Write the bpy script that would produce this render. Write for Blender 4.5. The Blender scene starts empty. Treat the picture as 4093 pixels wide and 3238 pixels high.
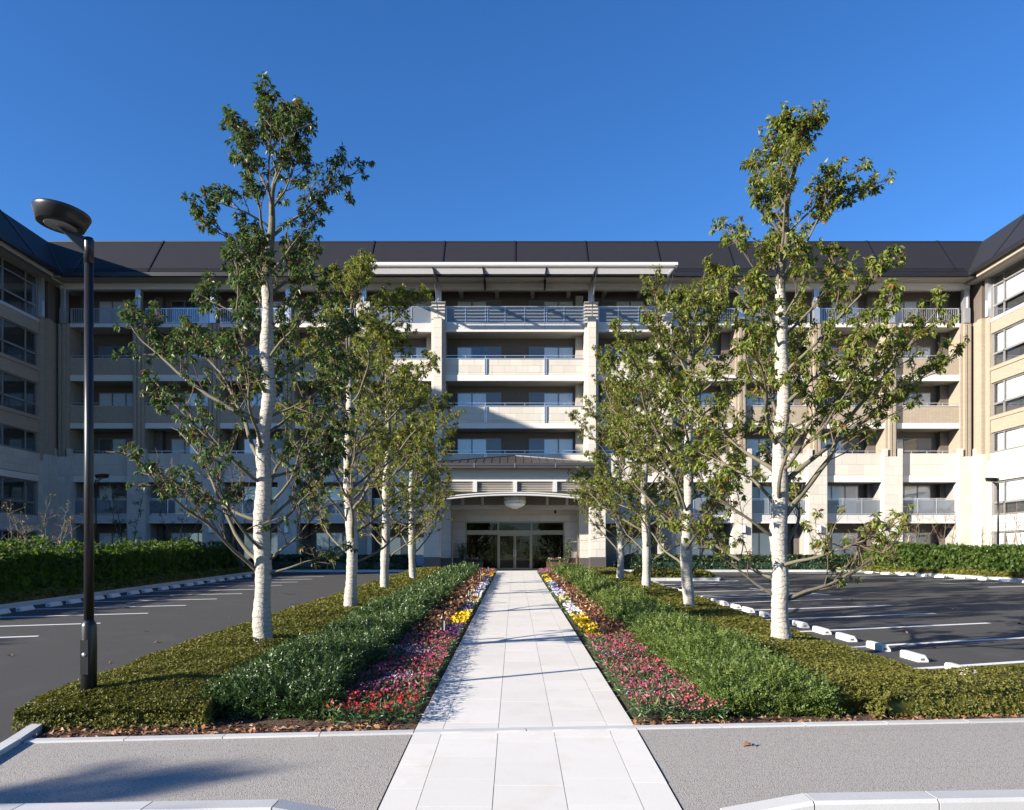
import bpy, math, random
import numpy as np
from mathutils import Vector, Matrix

random.seed(11)
rng = np.random.default_rng(11)
scene = bpy.context.scene
COL = scene.collection
R = math.radians

# ------------------------------------------------------------------ camera
cam_d = bpy.data.cameras.new('camera')
cam = bpy.data.objects.new('camera', cam_d)
COL.objects.link(cam)
cam.location = (0, 0, 2.14)
cam.rotation_euler = (R(90), 0, 0)
cam_d.sensor_fit = 'HORIZONTAL'
cam_d.sensor_width = 36
cam_d.lens = 26.75
cam_d.shift_x = -0.0028
cam_d.shift_y = 0.1468
cam_d.clip_end = 2000
scene.camera = cam

# ------------------------------------------------------------------ sky, sun, exposure
SUN = Vector((0.889, 0.458, -0.344)).normalized()          # the way the light travels
world = bpy.data.worlds.new('World')
scene.world = world
world.use_nodes = True
wn = world.node_tree.nodes
sky = wn.new('ShaderNodeTexSky')
sky.sky_type = 'NISHITA'
sky.sun_disc = False
sky.sun_elevation = math.asin(-SUN.z)
sky.sun_rotation = math.atan2(-SUN.x, -SUN.y)
sky.altitude = 0
sky.air_density = 1.0
sky.dust_density = 0.0
sky.ozone_density = 6.0
wn['Background'].inputs['Strength'].default_value = 0.082
film = wn.new('ShaderNodeHueSaturation')            # slide film: deeper, purer blue over the whole sky
film.inputs['Saturation'].default_value = 1.12
film.inputs['Hue'].default_value = 0.507
world.node_tree.links.new(sky.outputs[0], film.inputs['Color'])
world.node_tree.links.new(film.outputs[0], wn['Background'].inputs['Color'])
sd = bpy.data.lights.new('sun', 'SUN')
sd.energy = 5.0
sd.angle = R(0.53)
sd.color = (1.0, 0.92, 0.80)
sun = bpy.data.objects.new('sun', sd)
COL.objects.link(sun)
sun.rotation_euler = SUN.to_track_quat('-Z', 'Y').to_euler()
sun.location = (-40, -20, 30)
vs = scene.view_settings
vs.view_transform = 'Standard'
vs.look = 'None'
vs.exposure = 1.4
vs.gamma = 1
vs.use_curve_mapping = False
cy = scene.cycles
cy.max_bounces = 6
cy.diffuse_bounces = 1
cy.glossy_bounces = 3
cy.transmission_bounces = 4
cy.transparent_max_bounces = 10
cy.use_denoising = True


# ------------------------------------------------------------------ ground height
def G(y):
    if y < 8.2:
        return 0.2 - 0.054 * (8.2 - max(y, -2))
    if y < 46:
        return 0.0244 * y
    return 1.1224


def Gv(y):
    y = np.asarray(y, dtype=float)
    return np.where(y < 8.2, 0.2 - 0.054 * (8.2 - np.maximum(y, -2)), np.minimum(0.0244 * y, 1.1224))


# ------------------------------------------------------------------ materials
MATS = {}


def nodes_of(m):
    m.use_nodes = True
    nt = m.node_tree
    return nt, nt.nodes, nt.links, nt.nodes['Principled BSDF']


def mixc(nt, fac, a, b, mode='MIX'):
    n = nt.nodes.new('ShaderNodeMix')
    n.data_type = 'RGBA'
    n.blend_type = mode
    for sock, v in ((n.inputs[0], fac), (n.inputs[6], a), (n.inputs[7], b)):
        if hasattr(v, 'is_output'):
            nt.links.new(v, sock)
        elif isinstance(v, (int, float)):
            sock.default_value = v
        else:
            sock.default_value = (*v, 1)
    return n.outputs[2]


def noise(nt, vec, scale, detail=4, rough=0.55):
    n = nt.nodes.new('ShaderNodeTexNoise')
    n.inputs['Scale'].default_value = scale
    n.inputs['Detail'].default_value = detail
    n.inputs['Roughness'].default_value = rough
    nt.links.new(vec, n.inputs['Vector'])
    return n.outputs['Fac']


def ramp(nt, fac, stops, interp='LINEAR'):
    n = nt.nodes.new('ShaderNodeValToRGB')
    n.color_ramp.interpolation = interp
    el = n.color_ramp.elements
    while len(el) < len(stops):
        el.new(0.5)
    for e, (p, c) in zip(el, stops):
        e.position = p
        e.color = (*c, 1) if len(c) == 3 else c
    nt.links.new(fac, n.inputs[0])
    return n.outputs[0]


def math_n(nt, op, a, b=0.0):
    n = nt.nodes.new('ShaderNodeMath')
    n.operation = op
    for s, v in zip(n.inputs, (a, b)):
        if hasattr(v, 'is_output'):
            nt.links.new(v, s)
        else:
            s.default_value = v
    return n.outputs[0]


def bump(nt, bsdf, h, strength=0.3, dist=0.01):
    n = nt.nodes.new('ShaderNodeBump')
    n.inputs['Strength'].default_value = strength
    n.inputs['Distance'].default_value = dist
    nt.links.new(h, n.inputs['Height'])
    nt.links.new(n.outputs[0], bsdf.inputs['Normal'])


def pos_of(nt):
    return nt.nodes.new('ShaderNodeNewGeometry').outputs['Position']


def M(name, col, col2=None, scale=4.0, rough=0.6, bmp=0.0, bscale=40.0, bdist=0.005, metal=0.0, rand=0.0, spec=0.5,
      fine=0.0, fscale=150.0):
    m = bpy.data.materials.new(name)
    nt, N, L, b = nodes_of(m)
    p = pos_of(nt)
    c2 = col2 or tuple(v * 0.85 for v in col)
    c = mixc(nt, noise(nt, p, scale), col, c2)
    if rand:
        oi = N.new('ShaderNodeObjectInfo').outputs['Random']
        isl = N.new('ShaderNodeNewGeometry').outputs['Random Per Island']
        f = math_n(nt, 'FRACT', math_n(nt, 'ADD', oi, isl))
        f = math_n(nt, 'ADD', math_n(nt, 'MULTIPLY', f, rand), 1 - rand * 0.6)
        h = N.new('ShaderNodeHueSaturation')
        L.new(f, h.inputs['Value'])
        L.new(c, h.inputs['Color'])
        c = h.outputs[0]
    if fine:
        fn = noise(nt, p, fscale, 2, 0.6)
        fv = math_n(nt, 'ADD', math_n(nt, 'MULTIPLY', math_n(nt, 'SUBTRACT', fn, 0.5), fine * 2), 1.0)
        h = N.new('ShaderNodeHueSaturation')
        L.new(fv, h.inputs['Value'])
        L.new(c, h.inputs['Color'])
        c = h.outputs[0]
    L.new(c, b.inputs['Base Color'])
    b.inputs['Roughness'].default_value = rough
    b.inputs['Metallic'].default_value = metal
    b.inputs['Specular IOR Level'].default_value = spec
    if bmp:
        bump(nt, b, noise(nt, p, bscale, 3), bmp, bdist)
    MATS[name] = m
    return m


def tile_mat(name, col, col2, joint, w, h, rough=0.6, gap=0.012):
    m = bpy.data.materials.new(name)
    nt, N, L, b = nodes_of(m)
    p = pos_of(nt)
    s = N.new('ShaderNodeSeparateXYZ')
    L.new(p, s.inputs[0])
    u = math_n(nt, 'ADD', s.outputs[0], s.outputs[1])
    cb = N.new('ShaderNodeCombineXYZ')
    L.new(u, cb.inputs[0])
    L.new(s.outputs[2], cb.inputs[1])
    br = N.new('ShaderNodeTexBrick')
    br.offset = 0.0
    br.inputs['Scale'].default_value = 1
    br.inputs['Brick Width'].default_value = w
    br.inputs['Row Height'].default_value = h
    br.inputs['Mortar Size'].default_value = gap
    br.inputs['Color1'].default_value = (*col, 1)
    br.inputs['Color2'].default_value = (*col2, 1)
    br.inputs['Mortar'].default_value = (*joint, 1)
    L.new(cb.outputs[0], br.inputs['Vector'])
    c = mixc(nt, math_n(nt, 'MULTIPLY', noise(nt, p, 0.8, 3), 0.25), br.outputs['Color'], tuple(v * 0.6 for v in col))
    L.new(c, b.inputs['Base Color'])
    b.inputs['Roughness'].default_value = rough
    inv = math_n(nt, 'SUBTRACT', 1.0, br.outputs['Fac'])
    bump(nt, b, inv, 0.4, 0.01)
    MATS[name] = m
    return m


def glass_mat(name, tint, refl=0.08, haze=0.0, hazecol=(0.5, 0.55, 0.6)):
    """A thin pane: clear with fresnel reflection, optionally part frosted."""
    m = bpy.data.materials.new(name)
    nt, N, L, b = nodes_of(m)
    N.remove(b)
    out = N['Material Output']
    tr = N.new('ShaderNodeBsdfTransparent')
    tr.inputs[0].default_value = (*tint, 1)
    body = tr.outputs[0]
    if haze:
        df = N.new('ShaderNodeBsdfDiffuse')
        df.inputs[0].default_value = (*hazecol, 1)
        tl = N.new('ShaderNodeBsdfTranslucent')
        tl.inputs[0].default_value = (*hazecol, 1)
        a = N.new('ShaderNodeMixShader')
        a.inputs[0].default_value = 0.5
        L.new(df.outputs[0], a.inputs[1])
        L.new(tl.outputs[0], a.inputs[2])
        h = N.new('ShaderNodeMixShader')
        h.inputs[0].default_value = haze
        L.new(body, h.inputs[1])
        L.new(a.outputs[0], h.inputs[2])
        body = h.outputs[0]
    gl = N.new('ShaderNodeBsdfGlossy')
    gl.inputs['Roughness'].default_value = 0.02
    fr = N.new('ShaderNodeLayerWeight')
    fr.inputs[0].default_value = 0.5
    f = math_n(nt, 'ADD', math_n(nt, 'MULTIPLY', math_n(nt, 'POWER', fr.outputs['Facing'], 4.0), 0.85), refl)
    mx = N.new('ShaderNodeMixShader')
    L.new(f, mx.inputs[0])
    L.new(body, mx.inputs[1])
    L.new(gl.outputs[0], mx.inputs[2])
    L.new(mx.outputs[0], out.inputs[0])
    MATS[name] = m
    return m


def leaf_mat(name, stops, rough=0.35, trans=0.25, spec=0.6, interp='LINEAR'):
    """Leaf colour picked by the per-leaf attribute 'rnd'."""
    m = bpy.data.materials.new(name)
    nt, N, L, b = nodes_of(m)
    at = N.new('ShaderNodeAttribute')
    at.attribute_name = 'rnd'
    c = ramp(nt, at.outputs['Fac'], stops, interp)
    L.new(c, b.inputs['Base Color'])
    b.inputs['Roughness'].default_value = rough
    b.inputs['Specular IOR Level'].default_value = spec
    tl = N.new('ShaderNodeBsdfTranslucent')
    hs = N.new('ShaderNodeHueSaturation')
    hs.inputs['Saturation'].default_value = 1.15
    hs.inputs['Value'].default_value = 1.6
    L.new(c, hs.inputs['Color'])
    L.new(hs.outputs[0], tl.inputs[0])
    mx = N.new('ShaderNodeMixShader')
    mx.inputs[0].default_value = trans
    L.new(b.outputs[0], mx.inputs[1])
    L.new(tl.outputs[0], mx.inputs[2])
    L.new(mx.outputs[0], N['Material Output'].inputs[0])
    MATS[name] = m
    return m


granite = M('granite', (0.52, 0.48, 0.42), (0.45, 0.415, 0.36), 1.2, 0.7, 0.15, 30, rand=0.14, fine=0.06, fscale=25)
joint = M('joint', (0.30, 0.28, 0.26), rough=0.9)
darkgranite = M('dark_granite', (0.10, 0.085, 0.08), (0.06, 0.052, 0.05), 40, 0.35, fine=0.25, fscale=60)
tile = tile_mat('beige_tile', (0.325, 0.265, 0.198), (0.37, 0.305, 0.232), (0.23, 0.19, 0.145), 0.225, 0.075, gap=0.006)
browntile = tile_mat('brown_tile', (0.125, 0.100, 0.082), (0.14, 0.113, 0.094), (0.085, 0.07, 0.058), 0.225, 0.075, gap=0.006)
white = M('white_render', (0.60, 0.57, 0.52), (0.54, 0.515, 0.47), 0.7, 0.6, fine=0.02, fscale=8)
cream = M('cream_soffit', (0.38, 0.35, 0.295), (0.33, 0.30, 0.26), 0.8, 0.7)
panelgrey = M('pale_grey_panel', (0.48, 0.47, 0.455), (0.44, 0.43, 0.42), 0.9, 0.45)
silver = M('silver_metal', (0.60, 0.60, 0.62), (0.50, 0.50, 0.53), 3, 0.35, metal=0.75)
alum = M('aluminium_frame', (0.24, 0.235, 0.225), (0.20, 0.195, 0.19), 2, 0.45, metal=0.15)
bronze = M('bronze_metal', (0.30, 0.245, 0.175), (0.22, 0.18, 0.13), 5, 0.32, metal=0.85)
slate = M('slate_roof', (0.021, 0.021, 0.025), (0.017, 0.017, 0.020), 1.3, 0.6, 0.12, 12, spec=0.2, fine=0.12, fscale=20)
roofdark = M('roof_metal_dark', (0.016, 0.016, 0.019), (0.012, 0.012, 0.015), 2, 0.45, metal=0.1)
roofbrown = M('canopy_roof_metal', (0.068, 0.061, 0.060), (0.054, 0.049, 0.049), 1.5, 0.42, metal=0.3)
louvre = M('louvre_metal', (0.58, 0.56, 0.53), (0.52, 0.50, 0.47), 1.5, 0.45)
tanlouvre = M('tan_louvre', (0.22, 0.185, 0.13), (0.19, 0.16, 0.11), 1.5, 0.5)
blackpaint = M('black_paint', (0.012, 0.012, 0.014), (0.009, 0.009, 0.011), 6, 0.33, spec=0.45)
lens = M('lamp_lens', (0.30, 0.30, 0.30), (0.24, 0.24, 0.25), 3, 0.15)
lampwhite = M('lamp_white', (0.78, 0.77, 0.74), (0.72, 0.71, 0.68), 3, 0.3)
wood = M('wood', (0.30, 0.14, 0.06), (0.22, 0.10, 0.045), 12, 0.5)
stakewood = M('stake_wood', (0.34, 0.24, 0.15), (0.24, 0.17, 0.11), 9, 0.8)
planterm = M('planter_brown', (0.09, 0.035, 0.028), (0.07, 0.03, 0.024), 5, 0.5)
concrete = M('concrete_white', (0.66, 0.65, 0.63), (0.54, 0.53, 0.51), 3.5, 0.75, 0.25, 60, rand=0.12, fine=0.08, fscale=70)
kerbm = M('kerb_granite', (0.52, 0.52, 0.515), (0.42, 0.42, 0.415), 3.0, 0.75, 0.2, 70, rand=0.2, fine=0.10, fscale=90)
pavem = M('paving_granite', (0.66, 0.63, 0.585), (0.61, 0.58, 0.53), 1.6, 0.7, 0.25, 140, 0.002, rand=0.09, fine=0.14, fscale=170)
nt = pavem.node_tree
b = nt.nodes['Principled BSDF']
src = b.inputs['Base Color'].links[0].from_socket
p = pos_of(nt)
st = ramp(nt, noise(nt, p, 2.6, 6, 0.62), [(0.52, (0, 0, 0)), (0.74, (0.55, 0.55, 0.55))])
nt.links.new(mixc(nt, st, src, (0.54, 0.49, 0.41)), b.inputs['Base Color'])
paint = M('road_paint', (0.76, 0.77, 0.78), (0.58, 0.59, 0.60), 9, 0.7, fine=0.12, fscale=50)
soil = M('mulch', (0.115, 0.058, 0.034), (0.055, 0.030, 0.020), 14, 0.95, 1.0, 45, 0.04, fine=0.5, fscale=70)
iron = M('cast_iron', (0.035, 0.035, 0.035), (0.05, 0.05, 0.05), 30, 0.6, 0.5, 60, 0.01)
curtainm = M('curtain', (0.84, 0.84, 0.84), (0.74, 0.75, 0.76), 2.0, 0.9)
blind = M('roller_blind', (0.72, 0.73, 0.74), (0.66, 0.68, 0.70), 1.0, 0.9)
darkroom = M('unlit_room_dark', (0.035, 0.034, 0.033), (0.05, 0.047, 0.043), 1.5, 0.9)  # near-black colour stands in for the gloom of unlit rooms
woodinside = M('lobby_wood', (0.20, 0.11, 0.05), (0.15, 0.08, 0.04), 3, 0.6)  # plain wood brown for the lobby panel
skin_bark = M('branch_bark', (0.145, 0.130, 0.085), (0.085, 0.075, 0.050), 18, 0.85, 0.5, 60, 0.01)
twig_bark = M('twig_bark', (0.15, 0.10, 0.06), (0.09, 0.065, 0.04), 20, 0.85)

# asphalt
m = bpy.data.materials.new('asphalt')
nt, N, L, b = nodes_of(m)
p = pos_of(nt)
c = mixc(nt, noise(nt, p, 0.35, 5), (0.038, 0.036, 0.034), (0.049, 0.047, 0.044))
mp = N.new('ShaderNodeMapping')
mp.inputs['Rotation'].default_value = (0, 0, R(28))
mp.inputs['Scale'].default_value = (0.25, 3.5, 1)
L.new(p, mp.inputs[0])
c = mixc(nt, math_n(nt, 'MULTIPLY', noise(nt, mp.outputs[0], 1.0, 4), 0.6), c, (0.032, 0.031, 0.031))
c = mixc(nt, ramp(nt, noise(nt, p, 0.9, 5, 0.6), [(0.56, (0, 0, 0)), (0.70, (0.45, 0.45, 0.45))]), c, (0.066, 0.062, 0.058))
c = mixc(nt, ramp(nt, noise(nt, p, 2.3, 3, 0.5), [(0.66, (0, 0, 0)), (0.76, (0.6, 0.6, 0.6))]), c, (0.026, 0.025, 0.024))
fn = noise(nt, p, 160, 2, 0.7)
h = N.new('ShaderNodeHueSaturation')
L.new(math_n(nt, 'ADD', math_n(nt, 'MULTIPLY', fn, 0.8), 0.6), h.inputs['Value'])
L.new(c, h.inputs['Color'])
L.new(h.outputs[0], b.inputs['Base Color'])
b.inputs['Roughness'].default_value = 0.85
bump(nt, b, fn, 0.5, 0.006)
asphalt = m
# exposed aggregate sidewalk
m = bpy.data.materials.new('aggregate')
nt, N, L, b = nodes_of(m)
p = pos_of(nt)
v = N.new('ShaderNodeTexVoronoi')
v.inputs['Scale'].default_value = 110
L.new(p, v.inputs['Vector'])
g = N.new('ShaderNodeRGBToBW')
L.new(v.outputs['Color'], g.inputs[0])
c = mixc(nt, g.outputs[0], (0.40, 0.365, 0.32), (0.54, 0.495, 0.44))
c = mixc(nt, ramp(nt, v.outputs['Distance'], [(0.25, (0, 0, 0)), (0.75, (1, 1, 1))]), c, (0.17, 0.155, 0.14))
c = mixc(nt, math_n(nt, 'MULTIPLY', noise(nt, p, 1.1, 4), 0.35), c, (0.28, 0.26, 0.24))
L.new(c, b.inputs['Base Color'])
b.inputs['Roughness'].default_value = 0.85
bump(nt, b, math_n(nt, 'SUBTRACT', 1.0, v.outputs['Distance']), 0.55, 0.006)
aggregate = m
# wrapped trunk
m = bpy.data.materials.new('burlap_wrap')
nt, N, L, b = nodes_of(m)
p = pos_of(nt)
s = N.new('ShaderNodeSeparateXYZ')
L.new(p, s.inputs[0])
wob = math_n(nt, 'MULTIPLY', noise(nt, p, 2.2, 4), 0.32)
zz = math_n(nt, 'ADD', s.outputs[2], wob)
fr = math_n(nt, 'FRACT', math_n(nt, 'MULTIPLY', zz, 12.0))
lines = ramp(nt, fr, [(0.0, (0, 0, 0)), (0.09, (1, 1, 1)), (0.92, (1, 1, 1)), (1.0, (0.3, 0.3, 0.3))])
c = mixc(nt, noise(nt, p, 2.2, 5), (0.46, 0.435, 0.39), (0.35, 0.325, 0.285))
c = mixc(nt, lines, mixc(nt, 0.5, c, (0.16, 0.14, 0.115)), c)
c = mixc(nt, ramp(nt, noise(nt, p, 1.4, 6, 0.65), [(0.42, (0, 0, 0)), (0.72, (0.6, 0.6, 0.6))]), c, (0.26, 0.235, 0.195))
c = mixc(nt, math_n(nt, 'MULTIPLY', noise(nt, p, 130, 2), 0.25), c, (0.28, 0.25, 0.21))
L.new(c, b.inputs['Base Color'])
b.inputs['Roughness'].default_value = 0.95
b.inputs['Specular IOR Level'].default_value = 0.1
hsum = math_n(nt, 'ADD', math_n(nt, 'MULTIPLY', lines, 0.5), noise(nt, p, 22, 4))
bump(nt, b, hsum, 0.8, 0.02)
burlap = m

clear = glass_mat('window_glass', (0.97, 0.98, 0.99), 0.08)
doorglass = glass_mat('door_glass', (0.42, 0.43, 0.40), 0.035)
frost = glass_mat('frosted_glass', (0.62, 0.66, 0.70), 0.06, 0.62, (0.36, 0.40, 0.45))

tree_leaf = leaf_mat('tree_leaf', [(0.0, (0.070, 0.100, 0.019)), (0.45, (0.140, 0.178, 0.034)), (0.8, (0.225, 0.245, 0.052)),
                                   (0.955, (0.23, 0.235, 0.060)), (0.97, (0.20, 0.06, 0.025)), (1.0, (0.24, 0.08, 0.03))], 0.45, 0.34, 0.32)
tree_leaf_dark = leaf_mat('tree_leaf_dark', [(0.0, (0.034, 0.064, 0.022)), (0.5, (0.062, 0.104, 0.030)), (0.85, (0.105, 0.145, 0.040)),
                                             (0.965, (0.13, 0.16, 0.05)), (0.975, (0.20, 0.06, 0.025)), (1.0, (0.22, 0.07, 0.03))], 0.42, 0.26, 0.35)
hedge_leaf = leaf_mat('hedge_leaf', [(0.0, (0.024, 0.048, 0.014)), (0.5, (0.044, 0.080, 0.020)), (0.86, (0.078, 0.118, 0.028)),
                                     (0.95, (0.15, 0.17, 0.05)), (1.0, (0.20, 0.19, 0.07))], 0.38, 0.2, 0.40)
hedge_leaf_r = leaf_mat('hedge_leaf_sunlit', [(0.0, (0.045, 0.076, 0.016)), (0.5, (0.080, 0.120, 0.024)), (0.84, (0.130, 0.165, 0.036)),
                                             (0.94, (0.19, 0.19, 0.06)), (1.0, (0.22, 0.20, 0.08))], 0.45, 0.22, 0.28)  # lighter copy of the hedge leaf, sunlight put into its colours
azalea_leaf = leaf_mat('azalea_leaf', [(0.0, (0.075, 0.082, 0.014)), (0.5, (0.125, 0.125, 0.024)), (0.82, (0.18, 0.165, 0.036)),
                                       (0.93, (0.17, 0.095, 0.032)), (1.0, (0.11, 0.055, 0.026))], 0.48, 0.2, 0.3)
lot_leaf = leaf_mat('lot_hedge_leaf', [(0.0, (0.040, 0.080, 0.018)), (0.5, (0.075, 0.125, 0.026)), (0.85, (0.130, 0.170, 0.036)),
                                       (1.0, (0.20, 0.20, 0.05))], 0.42, 0.5, 0.35)
dark_leaf = leaf_mat('dark_hedge_leaf', [(0.0, (0.020, 0.042, 0.018)), (0.6, (0.035, 0.065, 0.024)), (1.0, (0.055, 0.085, 0.03))], 0.4, 0.15, 0.5)  # darkest green, for facade hedges, potted shrubs and some young trees
flower_leaf = leaf_mat('flower_leaf', [(0.0, (0.032, 0.070, 0.026)), (0.6, (0.062, 0.115, 0.040)), (1.0, (0.12, 0.17, 0.06))], 0.4, 0.2, 0.5)
brown_leaf = leaf_mat('brown_shrub_leaf', [(0.0, (0.085, 0.022, 0.018)), (0.4, (0.15, 0.048, 0.030)), (0.66, (0.21, 0.095, 0.05)),
                                           (0.8, (0.34, 0.23, 0.12)), (1.0, (0.48, 0.37, 0.20))], 0.45, 0.2, 0.4)
litter_leaf = leaf_mat('leaf_litter', [(0.0, (0.16, 0.07, 0.035)), (0.5, (0.28, 0.14, 0.07)), (1.0, (0.44, 0.28, 0.17))], 0.7, 0.1, 0.2)
PETALS = {
    'red': (0.42, 0.014, 0.012), 'magenta': (0.38, 0.04, 0.13), 'pink': (0.48, 0.15, 0.19), 'lilac': (0.40, 0.22, 0.40), 'pale': (0.68, 0.50, 0.56),
    'yellow': (0.80, 0.50, 0.008), 'violet': (0.060, 0.030, 0.14), 'white': (0.74, 0.73, 0.74), 'lavender': (0.34, 0.30, 0.55), 'orange': (0.75, 0.24, 0.008),
    'cream': (0.76, 0.62, 0.30), 'rose': (0.40, 0.05, 0.07)}
PKEY = list(PETALS)
petal = leaf_mat('petals', [((i + 0.0) / len(PKEY), PETALS[k]) for i, k in enumerate(PKEY)], 0.55, 0.25, 0.3, 'CONSTANT')


def pk(k):
    return (PKEY.index(k) + 0.5) / len(PKEY)


# ------------------------------------------------------------------ object helpers
WLOC = {}


def setp(o, parent):
    if parent is not None:
        o.parent = parent
        o.matrix_parent_inverse = Matrix.Translation(-WLOC.get(parent.name, Vector((0, 0, 0))))


def empty(name, loc=(0, 0, 0), label=None, cat=None, group=None, kind=None, parent=None):
    o = bpy.data.objects.new(name, None)
    o.empty_display_size = 0.2
    COL.objects.link(o)
    o.location = loc
    WLOC[o.name] = Vector(loc)
    setp(o, parent)
    tag(o, label, cat, group, kind)
    return o


def tag(o, label=None, cat=None, group=None, kind=None):
    for k, v in (('label', label), ('category', cat), ('group', group), ('kind', kind)):
        if v:
            o[k] = v
    return o


def link(name, me, parent=None, loc=None):
    o = bpy.data.objects.new(name, me)
    COL.objects.link(o)
    if loc is not None:
        o.location = loc
        WLOC[o.name] = Vector(loc)
    setp(o, parent)
    return o


class MB:
    def __init__(self):
        self.v = []
        self.f = []

    def add(self, vs_, fs_):
        n = len(self.v)
        self.v += [tuple(q) for q in vs_]
        self.f += [tuple(i + n for i in q) for q in fs_]
        return self

    def box(self, x0, x1, y0, y1, z0, z1):
        if x0 > x1:
            x0, x1 = x1, x0
        return self.add([(x0, y0, z0), (x1, y0, z0), (x1, y1, z0), (x0, y1, z0), (x0, y0, z1), (x1, y0, z1), (x1, y1, z1), (x0, y1, z1)],
                        [(0, 3, 2, 1), (4, 5, 6, 7), (0, 1, 5, 4), (1, 2, 6, 5), (2, 3, 7, 6), (3, 0, 4, 7)])

    def prism(self, prof, axis, a, b):
        """prof: points in the two other axes, counter-clockwise seen from +axis."""
        n = len(prof)

        def at(q, t):
            return {'x': (t, q[0], q[1]), 'y': (q[0], t, q[1]), 'z': (q[0], q[1], t)}[axis]
        vs_ = [at(q, a) for q in prof] + [at(q, b) for q in prof]
        fs_ = [tuple(range(n))[::-1], tuple(range(n, 2 * n))] + [(i, (i + 1) % n, n + (i + 1) % n, n + i) for i in range(n)]
        return self.add(vs_, fs_)

    def tube(self, pts, rad, n=6, cap=True):
        pts = [Vector(q) for q in pts]
        if not hasattr(rad, '__len__'):
            rad = [rad] * len(pts)
        t0 = (pts[1] - pts[0]).normalized()
        ref = Vector((0, 0, 1)) if abs(t0.z) < 0.9 else Vector((1, 0, 0))
        u = t0.cross(ref).normalized()
        vs_ = []
        for i, q in enumerate(pts):
            t = (pts[min(i + 1, len(pts) - 1)] - pts[max(i - 1, 0)])
            if t.length < 1e-9:
                t = t0
            t.normalize()
            u = (u - t * u.dot(t)).normalized()
            w = t.cross(u)
            for k in range(n):
                a = 2 * math.pi * k / n
                vs_.append(q + (u * math.cos(a) + w * math.sin(a)) * rad[i])
        fs_ = []
        for i in range(len(pts) - 1):
            for k in range(n):
                k2 = (k + 1) % n
                fs_.append((i * n + k, i * n + k2, (i + 1) * n + k2, (i + 1) * n + k))
        if cap:
            fs_.append(tuple(range(n))[::-1])
            fs_.append(tuple(range((len(pts) - 1) * n, len(pts) * n)))
        return self.add(vs_, fs_)

    def lathe(self, prof, n=24, mat=None):
        mat = mat or Matrix()
        vs_ = []
        for r_, z_ in prof:
            for k in range(n):
                a = 2 * math.pi * k / n
                vs_.append(mat @ Vector((r_ * math.cos(a), r_ * math.sin(a), z_)))
        fs_ = []
        for i in range(len(prof) - 1):
            for k in range(n):
                k2 = (k + 1) % n
                fs_.append((i * n + k, i * n + k2, (i + 1) * n + k2, (i + 1) * n + k))
        fs_.append(tuple(range(n))[::-1])
        fs_.append(tuple(range((len(prof) - 1) * n, len(prof) * n)))
        return self.add(vs_, fs_)

    def mesh(self, name, mat, smooth=False, origin=None):
        me = bpy.data.meshes.new(name)
        v_ = self.v
        if origin is not None:
            v_ = [(a - origin[0], b_ - origin[1], c_ - origin[2]) for a, b_, c_ in v_]
        me.from_pydata(v_, [], self.f)
        me.materials.append(mat)
        if smooth:
            me.polygons.foreach_set('use_smooth', [True] * len(me.polygons))
        me.update()
        return me

    def build(self, name, mat, parent=None, smooth=False, origin=None):
        """World-space mesh; origin (when given) becomes the object's origin."""
        return link(name, self.mesh(name, mat, smooth, origin), parent, origin)


def bx(name, mat, parent, x0, x1, y0, y1, z0, z1):
    return MB().box(x0, x1, y0, y1, z0, z1).build(name, mat, parent)


UNIT = {}


def unit(mat):
    if mat.name not in UNIT:
        UNIT[mat.name] = MB().box(-.5, .5, -.5, .5, -.5, .5).mesh('unit_' + mat.name, mat)
    return UNIT[mat.name]


def piece(name, mat, parent, c, d):
    """An axis-aligned box piece sharing one mesh per material."""
    o = link(name, unit(mat), parent)
    o.location = c
    o.scale = d
    return o


def piece_along(name, mat, parent, A, B, w, h, top):
    """Box from A to B (x, y) following the ground; its top lies 'top' above the ground."""
    a = Vector((A[0], A[1], G(A[1]) + top))
    b_ = Vector((B[0], B[1], G(B[1]) + top))
    d = b_ - a
    ln = d.length
    d.normalize()
    s_ = Vector((0, 0, 1)).cross(d).normalized()
    up = d.cross(s_)
    c_ = (a + b_) / 2 - up * (h / 2)
    m_ = Matrix(((d.x * ln, s_.x * w, up.x * h, c_.x), (d.y * ln, s_.y * w, up.y * h, c_.y), (d.z * ln, s_.z * w, up.z * h, c_.z), (0, 0, 0, 1)))
    o = link(name, unit(mat), parent)
    o.matrix_basis = m_
    return o


def clip_y(poly, y, keep_above):
    out = []
    for i in range(len(poly)):
        p_, q_ = poly[i], poly[(i + 1) % len(poly)]
        pin = (p_[1] >= y) == keep_above or p_[1] == y
        qin = (q_[1] >= y) == keep_above or q_[1] == y
        if pin:
            out.append(p_)
        if pin != qin:
            t = (y - p_[1]) / (q_[1] - p_[1])
            out.append((p_[0] + t * (q_[0] - p_[0]), y))
    return out


def sheet_mb(poly, off, mb=None):
    mb = mb or MB()
    ys = [-1e5, -2, 8.2, 46, 1e5]
    for lo, hi in zip(ys, ys[1:]):
        q = clip_y(poly, lo, True) if lo > -1e4 else poly
        if len(q) >= 3 and hi < 1e4:
            q = clip_y(q, hi, False)
        q2 = []
        for a in q:
            if not q2 or (abs(a[0] - q2[-1][0]) + abs(a[1] - q2[-1][1])) > 1e-6:
                q2.append(a)
        if len(q2) >= 3:
            mb.add([(a, b_, G(b_) + off) for a, b_ in q2], [tuple(range(len(q2)))])
    return mb


def sheet(name, mat, poly, off):
    o = sheet_mb(poly, off).build(name, mat)
    o['kind'] = 'structure'
    return o


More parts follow.
